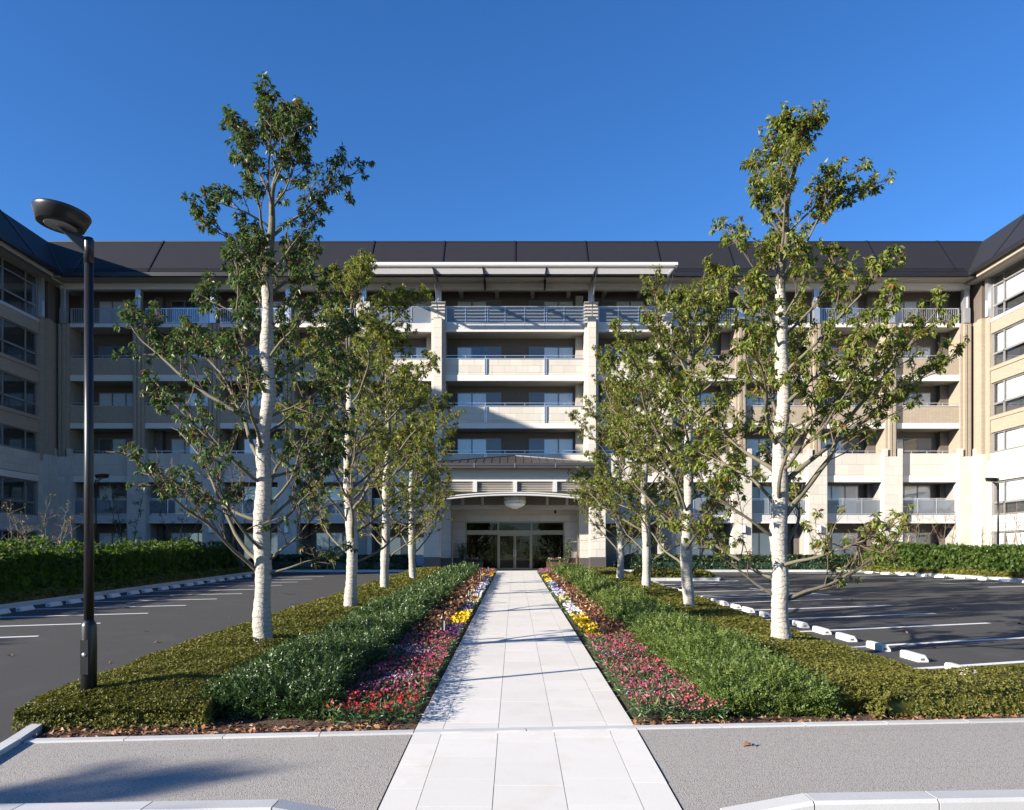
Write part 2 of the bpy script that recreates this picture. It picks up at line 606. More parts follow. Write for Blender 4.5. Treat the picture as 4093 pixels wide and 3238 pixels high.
# numpy instancing of small leaf shapes into one mesh
class NB:
    def __init__(self):
        self.V, self.F, self.Rn, self.Mi = [], [], [], []
        self.n = 0

    def inst(self, T, pos, A, scale, rnd, mi=0):
        """T=(verts,tris); pos Nx3; A Nx3x3 rows = local x,y,z axes; scale N; rnd N or NxK (one per island vertex group)."""
        tv, tf, grp = T
        N_ = len(pos)
        if N_ == 0:
            return
        v_ = np.einsum('kj,njc->nkc', tv, A) * scale[:, None, None] + pos[:, None, :]
        f_ = tf[None] + (np.arange(N_) * len(tv))[:, None, None] + self.n
        self.V.append(v_.reshape(-1, 3))
        self.F.append(f_.reshape(-1, 3))
        ng = grp.max() + 1
        rr = np.clip(rnd[:, None] + (rng.random((N_, ng)) - 0.5) * (0.35 if ng > 1 else 0.0), 0, 1)
        self.Rn.append(rr[:, grp].reshape(-1))
        self.Mi.append(np.full(N_ * len(tf), mi))
        self.n += N_ * len(tv)

    def raw(self, v_, f_, rnd=0.3, mi=0):
        v_ = np.asarray(v_, float)
        f_ = np.asarray(f_, int)
        self.V.append(v_)
        self.F.append(f_ + self.n)
        self.Rn.append(np.full(len(v_), rnd))
        self.Mi.append(np.full(len(f_), mi))
        self.n += len(v_)

    def mesh(self, name, mats):
        v_ = np.concatenate(self.V).astype(np.float32)
        f_ = np.concatenate(self.F).astype(np.int32)
        me = bpy.data.meshes.new(name)
        me.vertices.add(len(v_))
        me.vertices.foreach_set('co', v_.ravel())
        me.loops.add(len(f_) * 3)
        me.loops.foreach_set('vertex_index', f_.ravel())
        me.polygons.add(len(f_))
        me.polygons.foreach_set('loop_start', np.arange(len(f_), dtype=np.int32) * 3)
        for q in mats:
            me.materials.append(q)
        me.polygons.foreach_set('material_index', np.concatenate(self.Mi).astype(np.int32))
        at = me.attributes.new('rnd', 'FLOAT', 'POINT')
        at.data.foreach_set('value', np.concatenate(self.Rn).astype(np.float32))
        me.update(calc_edges=True)
        return me

    def build(self, name, mats, parent=None):
        return link(name, self.mesh(name, mats), parent)


def unitv(a):
    return a / np.maximum(np.linalg.norm(a, axis=-1, keepdims=True), 1e-9)


def frames(d, n):
    """local y = d (leaf axis), local z close to n."""
    d = unitv(d)
    x = unitv(np.cross(d, n))
    z = np.cross(x, d)
    return np.stack([x, d, z], 1)


def leaf_T(w=0.32, fold=0.10, droop=0.12):
    tv = np.array([(0, 0, 0), (-w / 2, .42, fold), (0, .45, 0), (w / 2, .42, fold), (0, 1, -droop)], float)
    tf = np.array([(0, 3, 2), (0, 2, 1), (2, 3, 4), (2, 4, 1)])
    return tv, tf, np.zeros(5, int)


def leaf2_T(w=0.42, fold=0.08):
    tv = np.array([(0, 0, 0), (-w / 2, .5, fold), (w / 2, .5, fold), (0, 1, -.05)], float)
    tf = np.array([(0, 2, 3), (0, 3, 1)])
    return tv, tf, np.zeros(4, int)


def compose(parts):
    """parts: list of (T, matrix 4x4) -> one template, one rnd group each."""
    V_, F_, Gp = [], [], []
    n = 0
    for g_, (T, m_) in enumerate(parts):
        tv, tf, _ = T
        m_ = np.array(m_)
        V_.append(tv @ m_[:3, :3].T + m_[:3, 3])
        F_.append(tf + n)
        Gp.append(np.full(len(tv), g_))
        n += len(tv)
    return np.concatenate(V_), np.concatenate(F_), np.concatenate(Gp)


def basis(d, n, s, o):
    d = Vector(d).normalized()
    x = d.cross(Vector(n)).normalized()
    z = x.cross(d)
    return [[x.x * s, d.x * s, z.x * s, o[0]], [x.y * s, d.y * s, z.y * s, o[1]], [x.z * s, d.z * s, z.z * s, o[2]], [0, 0, 0, 1]]


def sprig_T(pairs, leaf, leafT, spread=0.9, seed=1):
    r_ = random.Random(seed)
    parts = []
    for i in range(pairs):
        t = 0.15 + 0.8 * i / pairs
        for s_ in (-1, 1):
            a = r_.uniform(-0.5, 0.5)
            d = (s_ * spread, 0.75, 0.35 * math.sin(a * 3) + a * 0.4)
            parts.append((leafT, basis(d, (r_.uniform(-.3, .3), -.4, 1), leaf * r_.uniform(.75, 1.15), (0, t + r_.uniform(-.03, .03), 0))))
    parts.append((leafT, basis((0, 1, 0.1), (0, 0, 1), leaf, (0, .95, 0))))
    return compose(parts)


def rosette_T(n, leaf, leafT, up=0.7, seed=2):
    r_ = random.Random(seed)
    parts = []
    for i in range(n):
        a = i * 2.4 + r_.uniform(-.3, .3)
        k = r_.uniform(.4, 1.3)
        parts.append((leafT, basis((math.cos(a) * k, up, math.sin(a) * k), (0, 1, 0.01), leaf * r_.uniform(.7, 1.2), (0, 0, 0))))
    return compose(parts)


def flower_T(n=5, r0=0.5, cup=0.12):
    """petals in a plane whose normal is local y."""
    V_, F_ = [(0, 0, 0)], []
    for i in range(n):
        a = 2 * math.pi * i / n
        for da, rr in ((-.5, .75), (0, 1.0), (.5, .75)):
            V_.append((math.cos(a + da * 6.28 / n * .95) * rr * r0, cup, math.sin(a + da * 6.28 / n * .95) * rr * r0))
        k = 1 + i * 3
        F_ += [(0, k, k + 1), (0, k + 1, k + 2)]
    return np.array(V_, float), np.array(F_), np.zeros(len(V_), int)


LEAF5 = leaf_T()
LEAF4 = leaf2_T()
SPRIG = sprig_T(6, 0.24, leaf2_T(0.55, 0.06), 0.9, 3)
SPRIG_B = sprig_T(4, 0.30, leaf2_T(0.55, 0.06), 1.0, 8)
ROSE = rosette_T(7, 1.0, leaf2_T(0.42, 0.10), 0.55, 5)
CLUST = rosette_T(8, 1.0, leaf2_T(0.45, 0.10), 0.35, 6)
FLOWER = flower_T()


# ------------------------------------------------------------------ ground and paving
sheet('ground', M('far_ground', (0.10, 0.095, 0.085), (0.07, 0.068, 0.06), 0.5, 0.95), [(-400, -300), (400, -300), (400, 500), (-400, 500)], -0.06)
sheet('car_park', asphalt, [(-15.2, 4.0), (34, 4.0), (34, 47.4), (-15.2, 47.4)], 0.0)


def kline(x):                        # the kerb between sidewalk and planting
    return 8.23 + 0.075 * x


sheet('sidewalk', aggregate, [(-5.06, 5.75), (-1.095, 5.95), (-1.095, kline(-1.095) - .05), (-5.06, kline(-5.06) - .08)], 0.045)
sheet('sidewalk', aggregate, [(1.335, 5.98), (40, 7.7), (40, kline(40)), (1.335, kline(1.335) - .05)], 0.045)
sheet('planting_soil', soil, [(-5.0, 7.95), (-1.10, kline(-1.10)), (-1.10, 44.4), (-5.85, 44.4), (-5.85, 11.5), (-5.3, 9.1)], 0.03)
sheet('planting_soil', soil, [(1.34, kline(1.34)), (5.6, kline(5.6)), (5.6, 44.4), (1.34, 44.4)], 0.03)
sheet('planting_soil', soil, [(5.6, kline(5.6)), (40, kline(40)), (40, 12.85), (5.6, 10.28)], 0.03)
sheet('planting_soil', soil, [(-26, 18), (-15.25, 18), (-15.25, 46.2), (-26, 46.2)], 0.03)
sheet('planting_soil', soil, [(-16, 46.2), (-6, 46.2), (-6, 49.4), (-30, 49.4), (-30, 46.2)], 0.03)
sheet('planting_soil', soil, [(6, 46.4), (21.3, 46.4), (28.6, 24), (40, 24), (30, 49.4), (6, 49.4)], 0.03)
sheet('planting_soil', soil, [(5.605, 37.0), (9.7, 37.0), (10.0, 38.5), (9.7, 40.2), (5.605, 40.2)], 0.03)

# the walk: slabs over a recessed joint bed
walk = empty('walk', (0, 8, G(8)), kind='structure')
walk['label'] = 'pale granite slab walk leading straight to the entrance'
sheet_mb([(-1.08, 4.6), (1.32, 4.6), (1.32, 45.6), (-1.08, 45.6)], 0.043).build('joint_bed', M('paving_joint', (0.46, 0.43, 0.385), rough=0.9), walk)
SLABS = []
cols = [(-1.08, -0.78, 0.0), (-0.78, -0.18, 0.35), (-0.18, 0.42, 0.12), (0.42, 1.02, 0.40), (1.02, 1.32, 0.22)]
for x0, x1, ph in cols:
    y = 4.6 + ph * 0.62
    while y < 45.4:
        ya, yb = y, min(y + 0.62, 45.6)
        ka, kb = kline((x0 + x1) / 2) - .072, kline((x0 + x1) / 2) + .072
        for a, b_ in ((ya, min(yb, ka)), (max(ya, kb), yb)):
            if b_ - a > 0.03:
                SLABS.append(((x0 + x1) / 2, a + .003, b_ - .003, x1 - x0 - .006))
        y += 0.62
SLABS.sort(key=lambda q: q[1])
for x, a, b_, w in SLABS[:290]:
    piece_along('paving_slab', pavem, walk, (x, a), (x, b_), w, 0.04, 0.055 + random.uniform(-.0012, .0012))
mb = MB()
for x, a, b_, w in SLABS[290:]:
    z0, z1 = G(a), G(b_)
    mb.add([(x - w / 2, a, z0 + .055), (x + w / 2, a, z0 + .055), (x + w / 2, b_, z1 + .055), (x - w / 2, b_, z1 + .055),
            (x - w / 2, a, z0 + .03), (x + w / 2, a, z0 + .03), (x + w / 2, b_, z1 + .03), (x - w / 2, b_, z1 + .03)],
           [(0, 1, 2, 3), (4, 5, 1, 0), (5, 6, 2, 1), (6, 7, 3, 2), (7, 4, 0, 3)])
if mb.v:
    o = mb.build('far_paving', pavem, walk)
    o['kind'] = 'stuff'


def kerb(pts, w, h, top, ln, label, mat=kerbm):
    k = empty('kerb', (pts[0][0], pts[0][1], G(pts[0][1])), kind='structure')
    k['label'] = label
    for A, B in zip(pts, pts[1:]):
        d = math.hypot(B[0] - A[0], B[1] - A[1])
        n = max(1, round(d / ln))
        g = 0.005 / d
        for i in range(n):
            t0, t1 = i / n + g, (i + 1) / n - g
            piece_along('kerb_stone', mat, k, (A[0] + (B[0] - A[0]) * t0, A[1] + (B[1] - A[1]) * t0),
                        (A[0] + (B[0] - A[0]) * t1, A[1] + (B[1] - A[1]) * t1), w, h, top)
    return k


kerb([(-5.02, kline(-5.02) - .03), (-1.08, kline(-1.08)), (1.32, kline(1.32)), (6.05, kline(6.05)), (16, kline(16))], 0.13, 0.14, 0.062, 0.98,
     'flush pale kerb between sidewalk and planting beds')
kerb([(-4.92, 6.6), (-5.10, 7.75), (-5.42, 9.2), (-5.92, 11.6), (-5.92, 44.4)], 0.12, 0.2, 0.10, 0.98, 'pale kerb along the left planting bed')
kerb([(30, 12.13), (5.67, 10.33), (5.67, 36.9)], 0.12, 0.2, 0.06, 0.98, 'pale kerb along the right planting bed')
kerb([(5.6, 36.9), (9.9, 36.9), (10.15, 38.5), (9.9, 40.3), (5.6, 40.3)], 0.14, 0.25, 0.15, 0.95, 'white kerb round the small planted island')
kerb([(-15.12, 18), (-15.12, 46.1), (-5.9, 46.1)], 0.15, 0.25, 0.14, 0.98, 'pale kerb along the left side of the car park')
kerb([(6.0, 46.3), (21.2, 46.3), (28.5, 24)], 0.15, 0.25, 0.14, 0.98, 'pale kerb along the far and right sides of the car park')

# street kerbs at the bottom of the picture
sk = empty('street_kerb', (2.3, 6.2, G(6.2)), kind='structure')
sk['label'] = 'raised pale street kerb with a sloping end right of the walk'


def kerb_block(x0, x1, ya, yb, h0, h1, parent):
    """kerb stone along x with heights h0 to h1 above the sidewalk and a bevelled street edge."""
    d = 0.22
    vs_ = []
    for x, y, h_ in ((x0, ya, h0), (x1, yb, h1)):
        z = G(y) + 0.045
        vs_ += [(x, y - d, -0.4), (x, y - d, z + h_ - .025), (x, y - d + .03, z + h_), (x, y, z + h_), (x, y, -0.4)]
    fs_ = [(0, 1, 2, 3, 4), (9, 8, 7, 6, 5)] + [(i, 5 + i, 5 + (i + 1) % 5, (i + 1) % 5) for i in range(5)]
    return MB().add(vs_, fs_).build('kerb_stone', kerbm, parent)


def ykerb(x):
    return 5.95 + 0.045 * x


xs = [1.62, 2.30] + [2.30 + 0.98 * i for i in range(1, 9)]
for i, (a, b_) in enumerate(zip(xs, xs[1:])):
    kerb_block(a + .006, b_ - .006, ykerb(a), ykerb(b_), 0.012 if i == 0 else 0.12, 0.12, sk)
sk2 = empty('street_kerb', (-1.9, 6.1, G(6.1)), kind='structure')
sk2['label'] = 'low end of the street kerb left of the walk'
xs = [-1.42, -1.86] + [-1.86 - 0.98 * i for i in range(1, 5)]
for i, (a, b_) in enumerate(zip(xs, xs[1:])):
    kerb_block(b_ + .006, a - .006, ykerb(b_) + .15, ykerb(a) + .15, 0.085, 0.0 if i == 0 else 0.085, sk2)

# car park markings, 4 mm above the asphalt


def stripe(mb, A, B, w):
    d = Vector((B[0] - A[0], B[1] - A[1]))
    n = Vector((-d.y, d.x)).normalized() * w / 2
    return sheet_mb([(A[0] - n.x, A[1] - n.y), (B[0] - n.x, B[1] - n.y), (B[0] + n.x, B[1] + n.y), (A[0] + n.x, A[1] + n.y)], 0.004, mb)


marks = empty('parking_markings', (10, 20, G(20)), kind='structure')
marks['label'] = 'white painted bay lines on the dark asphalt'


def line(A, B, w=0.16):
    return stripe(MB(), A, B, w).build('bay_line', paint, marks)


TS = 0.33                                            # bay lines run at a slant
for i in range(8):
    y0 = 12.5 + 2.43 * i - .25
    if i == 6:
        continue
    line((6.3, y0), (11.75 if i < 5 else 11.2, y0 + TS * 5.3))
# hatched strips with wheelchair marks
for y0, y1 in ((26.3, 27.6), (32.6, 33.9)):
    line((6.4, y0), (11.6, y0 + TS * 5.2))
    line((6.4, y1), (11.0, y1 + TS * 4.6))
    line((11.0, y1 + TS * 4.6), (11.6, y0 + TS * 5.2))
    for k in range(4):
        xa = 6.6 + 1.2 * k
        line((xa, y1 + TS * (xa - 6.4)), (xa + 1.1, y0 + TS * (xa - 5.3)), 0.1)
    # wheelchair sign: wheel arc, back, seat and leg strokes, head
    cx, cy = 10.3, y1 + 3.0

    def wp(a, b_):
        return (cx + a * .95 - b_ * .25, cy + b_ * .95 + a * .25)
    arc = [wp(.55 * math.cos(t), .45 * math.sin(t)) for t in [R(-200 + 20 * i) for i in range(13)]]
    for A, B in zip(arc, arc[1:]):
        line(A, B, 0.1)
    for A, B in (((-.25, .1), (-.25, .9)), ((-.25, .5), (.35, .5)), ((-.25, .12), (.35, .12)), ((.35, .12), (.7, -.45)), ((-.25, .95), (-.25, 1.2))):
        line(wp(*A), wp(*B), 0.12)
for i in range(12):                                  # left row
    y0 = 12.6 + 2.45 * i
    if y0 + 1 < 44:
        line((-14.4, y0), (-10.25, y0 + TS * 4.0))
line((-10.9, 44.6), (-9.2, 46.0))
u = Vector((21.2 - 28.5, 46.3 - 24)).normalized()    # right row, along its kerb
nrm = Vector((-u.y, u.x))
for i in range(9):
    A = Vector((21.4, 45.6)) - u * (2.45 * i) + nrm * 0.4
    line(A, A + nrm * 5.0)

# wheel stops
STOP = MB()
prof = [(-.085, 0), (.085, 0), (.085, .035), (.02, .125), (-.065, .125), (-.085, .105)]
STOP.prism([(q[0], q[1]) for q in prof][::-1], 'y', -.3, .3)
stop_me = STOP.mesh('wheel_stop', concrete)
slot_me = MB().box(-.03, .03, -.004, .004, -.016, .016).mesh('slot_shade', M('slot_shade_grey', (0.12, 0.12, 0.12), rough=0.9))  # dark box on the end face, painted shade of a recess


def wheel_stop(x, y, rz, label, group):
    o = link('wheel_stop', stop_me)
    o.location = (x, y, G(y) + .002)
    o.rotation_euler = (R(1.4), 0, rz)
    tag(o, label, 'wheel stop', group)
    for s_ in (-1, 1):
        q = bpy.data.objects.new('end_slot_shade', slot_me)
        COL.objects.link(q)
        q.parent = o
        q.location = (-.02, s_ * .300, .05)


rs = [(6.98, 11.9), (6.95, 13.25), (6.9, 14.45), (6.86, 15.75), (6.82, 16.9), (6.8, 18.1), (6.75, 19.25), (6.7, 20.5), (6.66, 21.7), (6.62, 22.8), (6.56, 23.9),
      (6.5, 25.0), (6.42, 26.0), (6.38, 28.9), (6.36, 30.0), (6.32, 32.9), (6.32, 34.0)]
ORD = ['nearest', 'second', 'third', 'fourth', 'fifth', 'sixth', 'seventh', 'eighth', 'ninth', 'tenth', 'eleventh', 'twelfth', 'thirteenth', 'fourteenth',
       'fifteenth', 'sixteenth', 'seventeenth', 'eighteenth', 'nineteenth', 'twentieth']
for i, (x, y) in enumerate(rs):
    wheel_stop(x, y, 0.03, f'{ORD[i]} white wheel stop in the row beside the right planting bed', 'wheel stops beside the right planting bed')
ls = [17.2 + 1.22 * i + (0.16 if i % 2 else 0) for i in range(21)]
for i, y in enumerate([q for q in ls if q > 20.5][:17]):
    wheel_stop(-14.2, y, 0.0, f'{ORD[i]} white wheel stop along the left car park kerb' + (', counted from the camera' if i else ' to the camera'),
               'wheel stops along the left kerb')
for i in range(15):
    q = Vector((21.35, 45.0)) - u * (1.225 * i + .3) + nrm * 0.75
    wheel_stop(q.x, q.y, math.atan2(u.y, u.x) - math.pi / 2 + math.pi, f'{ORD[i]} white wheel stop along the right car park kerb, counted from the building' if i else
               'white wheel stop nearest the building on the right kerb', 'wheel stops along the right kerb')

# drain covers
for x, y, lab in ((-8.56, 28.5, 'farther round iron drain cover in the left asphalt'), (-6.75, 23.9, 'nearer round iron drain cover in the left asphalt')):
    o = MB().lathe([(.31, -.02), (.31, .004), (.27, .007), (.27, .003), (.05, .003), (.05, .007)], 28).build('drain_cover', iron, None, False)
    o.location = (x, y, G(y) + .003)
    o.rotation_euler = (R(1.4), 0, 0)
    tag(o, lab, 'drain cover', 'drain covers in the left lane')

# ------------------------------------------------------------------ the building
GP = 1.1224
bld = empty('apartment_building', (0, 50, GP), 'six-storey pale stone and beige tile apartment building with two side wings', 'building')
DF = 50.0
FL = [17.38, 14.26, 11.14, 8.02, 4.90, 1.40]                 # floor levels, sixth storey first
STONES = []


def stones(parent, x0, x1, z0, z1, y, rows, w, ph=0.0, face='y', sgn=-1, t=0.03):
    """a skin of separate stones over a backing face; face 'y': looks to -y at y; face 'x': looks to sgn*x at x=y."""
    hz = (z1 - z0) / rows
    for r_ in range(rows):
        a = x0
        first = w * ((0.5 if r_ % 2 else 1.0) if ph == 0 else (ph if r_ % 2 else 1.0))
        nxt = min(x1, a + first)
        while a < x1 - 1e-4:
            if x1 - nxt < w * 0.22:
                nxt = x1
            g = 0.008
            cz = z0 + hz * (r_ + .5)
            if face == 'y':
                STONES.append((parent, ((a + nxt) / 2, y - t / 2, cz), (nxt - a - g, t, hz - g)))
            else:
                STONES.append((parent, (y + sgn * t / 2, (a + nxt) / 2, cz), (t, nxt - a - g, hz - g)))
            a = nxt
            nxt = min(x1, a + w)


# solid body behind the balconies
bx('rear_wall', browntile, bld, -31.5, 31.5, 51.8, 53, GP - .2, 20.2)
bx('rear_wall', cream, bld, -44, 44, 53.02, 66, GP - .2, 20.2)

# windows: meshes shared between copies
WIN = {}


def window_meshes(w, h, n, dark):
    key = (round(w, 3), round(h, 3), n, dark)
    if key in WIN:
        return WIN[key]
    f = MB()
    t = 0.05
    f.box(0, w, -.06, 0, h - t, h).box(0, w, -.06, 0, 0, t)
    pw = w / n
    for i in range(n + 1):
        x = min(max(i * pw - t / 2, 0), w - t)
        f.box(x, x + t, -.065, 0, t + .001, h - t - .001)
    f.box(0, w, -.004, -.002, 0, h)
    fm = f.mesh('window_frame', alum)
    pm = MB().box(t * .6, pw - t * .6, -.045, -.039, t, h - t).mesh('pane', clear)
    ps = MB().box(t * .6, pw - t * .6, -.058, -.052, t, h - t).mesh('screen_pane', frost)
    cs = []
    for s_ in range(3):                                       # curtains hanging in folds behind the glass
        c_ = MB()
        k = max(6, int(pw / 0.045))
        pts = []
        for i in range(k + 1):
            x = t + (pw - 2 * t) * i / k
            pts.append((x, -.018 + .009 * math.sin(i * 1.9 + s_ * 2) * (.6 + .4 * math.sin(i * .37 + s_))))
        vs_ = [(x, y, t) for x, y in pts] + [(x, y, h - t - .02) for x, y in pts]
        c_.add(vs_, [(i, i + 1, k + 2 + i, k + 1 + i) for i in range(k)])
        cs.append(c_.mesh('curtain', curtainm))
    dk = MB().box(t, pw - t, -.012, -.008, t, h - t).mesh('dark_interior', darkroom)  # flat dark sheet behind the pane, standing in for an unlit room
    WIN[key] = (fm, pm, ps, cs, dk, pw)
    return WIN[key]


wcount = 0


def window(x, y, z, w, h, n, screen=-1, darkp=0.12):
    global wcount
    wcount += 1
    r_ = random.Random(wcount * 7)
    fm, pm, ps, cs, dk, pw = window_meshes(w, h, n, 0)
    f = link('window', fm, bld)
    f.location = (x, y, z)

    def sub(name, me, i):
        o = bpy.data.objects.new(name, me)
        COL.objects.link(o)
        o.parent = f
        o.location = (i * pw, 0, 0)
    for i in range(n):
        sub('pane', ps if i == screen else pm, i)
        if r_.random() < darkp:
            sub('unlit_room_sheet', dk, i)
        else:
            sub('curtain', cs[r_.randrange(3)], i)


ZB = {5: (14.02, 15.09, 13.62), 4: (10.85, 11.96, 10.49)}     # brick parapets: bottom, top, band bottom
BAL = MB().box(-.012, .012, -.012, .012, 0, .92).mesh('baluster', silver)


def rail_over(x0, x1, y, z, h=0.2, step=0.95):
    """thin handrail standing on a parapet."""
    r_ = MB()
    r_.box(x0, x1, y - .02, y + .02, z + h - .03, z + h)
    n = max(2, round((x1 - x0) / step))
    for i in range(n + 1):
        x = x0 + .03 + (x1 - x0 - .06) * i / n
        r_.box(x - .018, x + .018, y - .018, y + .018, z, z + h - .03)
    r_.build('handrail', silver, bld)


def glass_rail(x0, x1, y, z0, z1, n, posts=()):
    f = MB()
    f.box(x0, x1, y - .03, y + .03, z1 + .03, z1 + .07)
    f.box(x0, x1, y - .015, y + .015, z1 - .06, z1 - .02)
    f.box(x0, x1, y - .02, y + .02, z0, z0 + .05)
    w = (x1 - x0) / n
    for i in range(n + 1):
        x = min(max(x0 + i * w, x0 + .03), x1 - .03)
        f.box(x - .028, x + .028, y - .035, y - .0151, z0 + .001, z1 + .029)
        if i in posts:
            f.box(x + .13, x + .18, y - .035, y - .0151, z0 + .001, z1 + .029)
    o = f.build('balcony_rail', silver, bld)
    for i in range(n):
        piece('glass_panel', frost, o, (x0 + (i + .5) * w, y, (z0 + z1) / 2 - .005), (w - .06, .012, z1 - z0 - .12))


def slabs(x0, x1, six=(17.16, 17.38)):
    for z0, z1 in (six, (13.62, 14.26), (10.49, 11.14), (6.95, 8.02), (4.26, 4.90)):
        bx('balcony_slab', white if z0 > 17 else cream, bld, x0, x1, 50.36, 51.8, z0 + .012, z1)


def side_bay(xa, xb, s):
    """an ordinary bay between two brick piers; s is the side of the building."""
    x0, x1 = xa + .375, xb - .375
    slabs(x0, x1)
    # sixth floor: white slab edge and a baluster rail
    bx('slab_edge', white, bld, x0, x1, 50.05, 50.355, 17.15, 17.40)
    r_ = MB()
    r_.box(x0, x1, 50.14, 50.19, 18.37, 18.42).box(x0, x1, 50.15, 50.18, 17.48, 17.52)
    for k in range(4):
        x = x0 + .03 + (x1 - x0 - .06) * k / 3
        r_.box(x - .02, x + .02, 50.13, 50.20, 17.401, 18.369)
    rail = r_.build('balcony_rail', silver, bld)
    n = 34
    for k in range(n):
        o = bpy.data.objects.new('baluster', BAL)
        COL.objects.link(o)
        o.parent = rail
        o.location = (x0 + .06 + (x1 - x0 - .12) * (k + .5) / n, 50.165, 17.48)
    # fifth, fourth: tiled parapets over a white band
    for k, (zb, zt, zl) in ZB.items():
        bx('parapet', tile, bld, x0, x1, 50.12, 50.355, zb, zt)
        bx('parapet_band', white, bld, x0, x1, 50.08, 50.354, zl, zb - .004)
        bx('coping', panelgrey, bld, x0, x1, 50.09, 50.38, zt, zt + .04)
        rail_over(x0, x1, 50.22, zt + .04)
    # third: granite parapet
    o = bx('parapet', joint, bld, x0, x1, 50.06, 50.355, 7.42, 8.80)
    stones(o, x0 - .22, x1 + .22, 7.42, 8.80, 50.06, 2, 1.0)
    bx('coping', panelgrey, bld, x0, x1, 50.02, 50.38, 8.80, 8.84)
    bx('parapet_band', white, bld, x0, x1, 49.98, 50.354, 6.95, 7.40)
    rail_over(x0, x1, 50.22, 8.84)
    # second: glass rail over a panelled slab edge
    y0, y1 = xa + .6, xb - .6
    bx('slab_edge', panelgrey, bld, y0, y1, 50.10, 50.355, 4.36, 4.80)
    bx('slab_edge', white, bld, y0, y1, 50.06, 50.354, 4.25, 4.355)
    for k in range(1, 5):
        x = y0 + (y1 - y0) * k / 5
        piece('panel_joint', joint, bld, (x, 50.097, 4.58), (.012, .008, .43))
    glass_rail(y0, y1, 50.2, 4.84, 5.84, 3)
    # windows
    wx = xa + 1.35 if s < 0 else xb - 1.35 - 2.75
    for k, z in enumerate(FL):
        h_ = 2.07 if k < 5 else 2.3
        window(wx, 51.795, z, 2.75, min(h_, 2.03 if k == 4 else h_), 3, screen=(k + int(abs(xa))) % 5 if k % 2 else -1, darkp=0.25)
    # a projecting wall beside the window
    xw = (xa + .375, xa + .95) if s < 0 else (xb - .95, xb - .375)
    for k, (z0, z1) in enumerate(((17.38, 19.6), (14.26, 17.16), (11.14, 13.62), (8.02, 10.49), (4.9, 6.95), (1.2, 4.26))):
        bx('recess_pier', browntile, bld, xw[0], xw[1], 51.35, 51.799, z0, z1)


def side_pier(x):
    """brick above, granite below, a silver post on top."""
    o = bx('pier', tile, bld, x - .375, x + .375, 50.0, 51.79, 8.2, 17.38)
    MB().box(x - .21, x - .03, 49.8, 49.999, 8.2, 17.30).box(x + .03, x + .21, 49.8, 49.999, 8.2, 17.30).box(x - .029, x + .029, 49.88, 49.998, 8.2, 16.9).build('rib', tile, o)
    g = bx('pier_base', joint, bld, x - .60, x + .60, 49.72, 51.79, GP - .1, 8.60)
    stones(g, x - .60, x + .60, GP, 8.60, 49.72, 12, 0.6, .5)
    stones(g, 49.72, 50.36, GP, 8.60, x - .60, 12, 0.64, 1.0, 'x', -1)
    stones(g, 49.72, 50.36, GP, 8.60, x + .60, 12, 0.64, 1.0, 'x', 1)
    for s_ in (-1, 1):
        a, b_ = sorted((x + s_ * .60, x + s_ * .36))
        STONES.append((g, ((a + b_) / 2, 49.86, 8.86), (b_ - a, .34, .50)))
    MB().box(x - .17, x + .17, 49.92, 50.3, 17.381, 19.62).box(x - .20, x + .20, 49.86, 49.919, 17.381, 18.35).box(x + .02, x + .14, 49.87, 49.919, 18.351, 19.62).build('metal_post', silver, bld)


for s in (-1, 1):
    px = [9.95, 14.88, 19.80, 24.73, 29.65]
    for a, b_ in zip(px, px[1:]):
        side_bay(*(sorted((s * a, s * b_))), s)
    for a in px[1:]:
        side_pier(s * a)


# central section: granite pillars in two steps
def pillar(x):
    o = bx('pillar', joint, bld, x - .43, x + .43, 49.92, 51.79, GP - .1, 18.70)
    stones(o, x - .43, x + .43, 8.0, 18.70, 49.92, 16, 1.0, .6)
    stones(o, 49.92, 50.36, 8.0, 18.70, x - .43, 16, 1.0, 1.0, 'x', -1)
    stones(o, 49.92, 50.36, 8.0, 18.70, x + .43, 16, 1.0, 1.0, 'x', 1)
    f = bx('pillar_front', joint, bld, x - .24, x + .24, 49.55, 49.91, GP - .1, 17.60)
    stones(f, x - .26, x + .26, 6.8, 17.60, 49.55, 17, 1.2, .5)
    stones(f, 49.54, 49.89, 6.8, 17.60, x - .24, 17, 1.0, 1.0, 'x', -1)
    stones(f, 49.54, 49.89, 6.8, 17.60, x + .24, 17, 1.0, 1.0, 'x', 1)
    bx('pillar_cap', granite, bld, x - .47, x + .47, 49.86, 50.5, 18.701, 18.76)
    bx('pillar_cap', granite, bld, x - .28, x + .28, 49.48, 49.858, 17.601, 17.66)
    MB().box(x - .19, x + .19, 49.98, 50.3, 18.761, 20.0).box(x - .05, x + .05, 49.9, 49.979, 18.761, 20.0).build('metal_post', silver, bld)


for x in (-9.95, -5.02, 5.02, 9.95):
    pillar(x)


